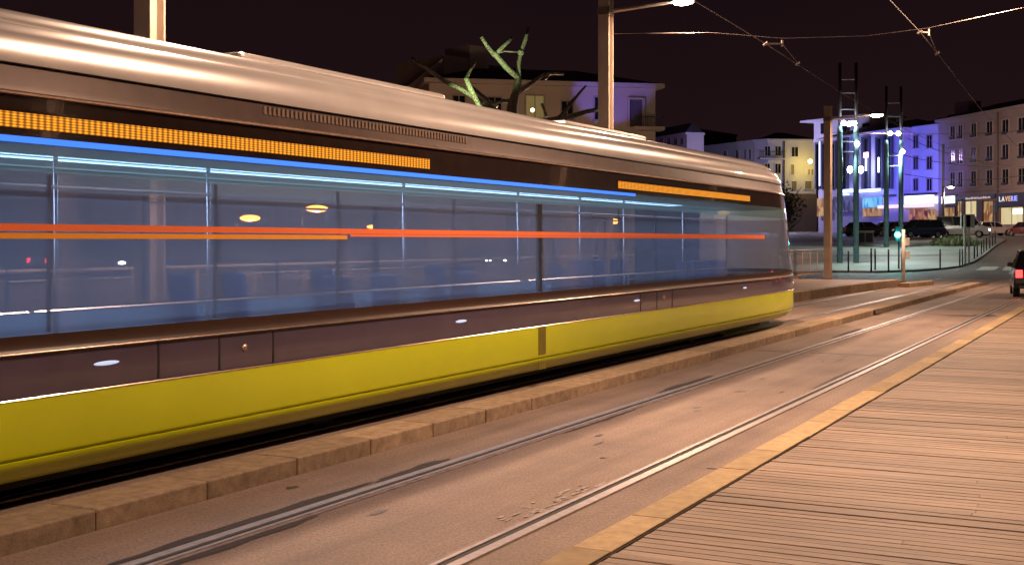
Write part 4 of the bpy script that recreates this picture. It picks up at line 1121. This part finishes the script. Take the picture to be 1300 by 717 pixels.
# light on the cream wall
lamp('blue_wall_light','SPOT', tuple(P(782,170,80.5)), 1500, (.16,.14,1), b1, .15, None, 44, .35)
bw = [o for o in b1.children if o.name.startswith('blue_wall_light')][0]
pos = P(776,176,79.5)-b1.location; bw.location = pos
bw.rotation_euler = ((P(776,118,85)-b1.location)-pos).to_track_quat('-Z','Y').to_euler()
lamp('added_cream_wall_wash','POINT', tuple(P(690,190,66)), 1500, SODIUM, None, .3)  # added warm fill with no fixture, brightens the cream wall

# ================================================================= TREE beside the tram front
def tree(px, d, h, rad, label):
    base = W(px, d); base.z = rise(d)
    r = empty('small_tree', base, 0, label, 'tree')
    tb = bmesh.new(); tube(tb, [(0,0,0),(.05,0,h*.4),(0,.05,h*.75)], [.14,.1,.04], 8)
    for k in range(9):
        a = k*2.4; tube(tb, [(0,0,h*(.35+.04*k)),(math.cos(a)*rad*.5,math.sin(a)*rad*.5,h*(.5+.04*k)),(math.cos(a)*rad*.9,math.sin(a)*rad*.9,h*(.6+.045*k))], [.05,.035,.015], 6)
    link('trunk', tb, mat('bark',(.06,.045,.035),.9), r)
    cb_ = bmesh.new()
    for _ in range(2600):
        a = random.uniform(0,6.283); u = random.uniform(-1,1); rr_ = rad*random.random()**.4*(.75+.35*math.sin(a*3+u*4)); q = Vector((math.cos(a)*math.sqrt(1-u*u)*rr_, math.sin(a)*math.sqrt(1-u*u)*rr_, h*.72+u*rr_*1.15))
        s = random.uniform(.05,.11); e1 = Vector((random.uniform(-1,1),random.uniform(-1,1),random.uniform(-1,1))).normalized()*s; e2 = e1.orthogonal().normalized()*s*.6
        cb_.faces.new([cb_.verts.new(q-e1), cb_.verts.new(q+e2), cb_.verts.new(q+e1), cb_.verts.new(q-e2)])
    link('crown', cb_, mat('dark_leaves',(.05,.06,.025),.7,var=.5,scale=2), r)
tree(990, 70, 5.0, 1.35, 'small dark tree beyond the platform at the tram front')

# far wires across the street
for a, b_, lab in (((1152,176,128),(1305,213,120),'upper dark cable across the street before the brown terrace'),((1130,193,128),(1305,211,118),'lower dark cable crossing over the upper one before the terrace'),((1147,221,130),(1305,222,122),'thin level cable low across the shop buildings')):
    p0, p1 = P(*a), P(*b_); mid = (p0+p1)/2-Vector((0,0,.6)); wire([p0, p0.lerp(mid,.5)-Vector((0,0,.15)), mid, mid.lerp(p1,.5)-Vector((0,0,.15)), p1], .035, lab, DWIRE, 'street_cable')

# ================================================================= WORLD, CAMERA
w = bpy.data.worlds.new('World'); sc.world = w; w.use_nodes = True
wn = w.node_tree; tcw = wn.nodes.new('ShaderNodeTexCoord'); sxw = wn.nodes.new('ShaderNodeSeparateXYZ'); rw = wn.nodes.new('ShaderNodeValToRGB'); nw = wn.nodes.new('ShaderNodeTexNoise')
nw.inputs['Scale'].default_value = 2.5; nw.inputs['Detail'].default_value = 4
wn.links.new(tcw.outputs['Generated'], sxw.inputs[0]); wn.links.new(tcw.outputs['Generated'], nw.inputs['Vector'])
aw_ = wn.nodes.new('ShaderNodeMath'); aw_.operation = 'MULTIPLY_ADD'; aw_.inputs[1].default_value = .16; wn.links.new(nw.outputs['Fac'], aw_.inputs[0]); wn.links.new(sxw.outputs['Z'], aw_.inputs[2])
wn.links.new(aw_.outputs[0], rw.inputs['Fac']); rw.color_ramp.elements[0].position = .05; rw.color_ramp.elements[1].position = .34
rw.color_ramp.elements[0].color = (.0170,.0072,.0088,1); rw.color_ramp.elements[1].color = (.0078,.0034,.0046,1)
wn.links.new(rw.outputs['Color'], wn.nodes['Background'].inputs['Color'])
w.node_tree.nodes['Background'].inputs['Strength'].default_value = 1.0
cam = bpy.data.cameras.new('camera'); co = bpy.data.objects.new('camera', cam); COL.objects.link(co); sc.camera = co
co.location = (0,0,CH); co.rotation_euler = (R(90),0,TH)
cam.sensor_width = 36; cam.lens = 36*F/1300; cam.shift_y = -(358.5-HY)/1300; cam.clip_end = 3000; cam.clip_start = .05
sc.view_settings.view_transform = 'Standard'; sc.view_settings.look = 'None'; sc.view_settings.exposure = 0; sc.view_settings.gamma = 1
sc.render.engine = 'CYCLES'; sc.cycles.use_denoising = True
sc.cycles.max_bounces = 8; sc.cycles.transparent_max_bounces = 12; sc.cycles.caustics_reflective = False; sc.cycles.caustics_refractive = False
sc.cycles.sample_clamp_indirect = 4
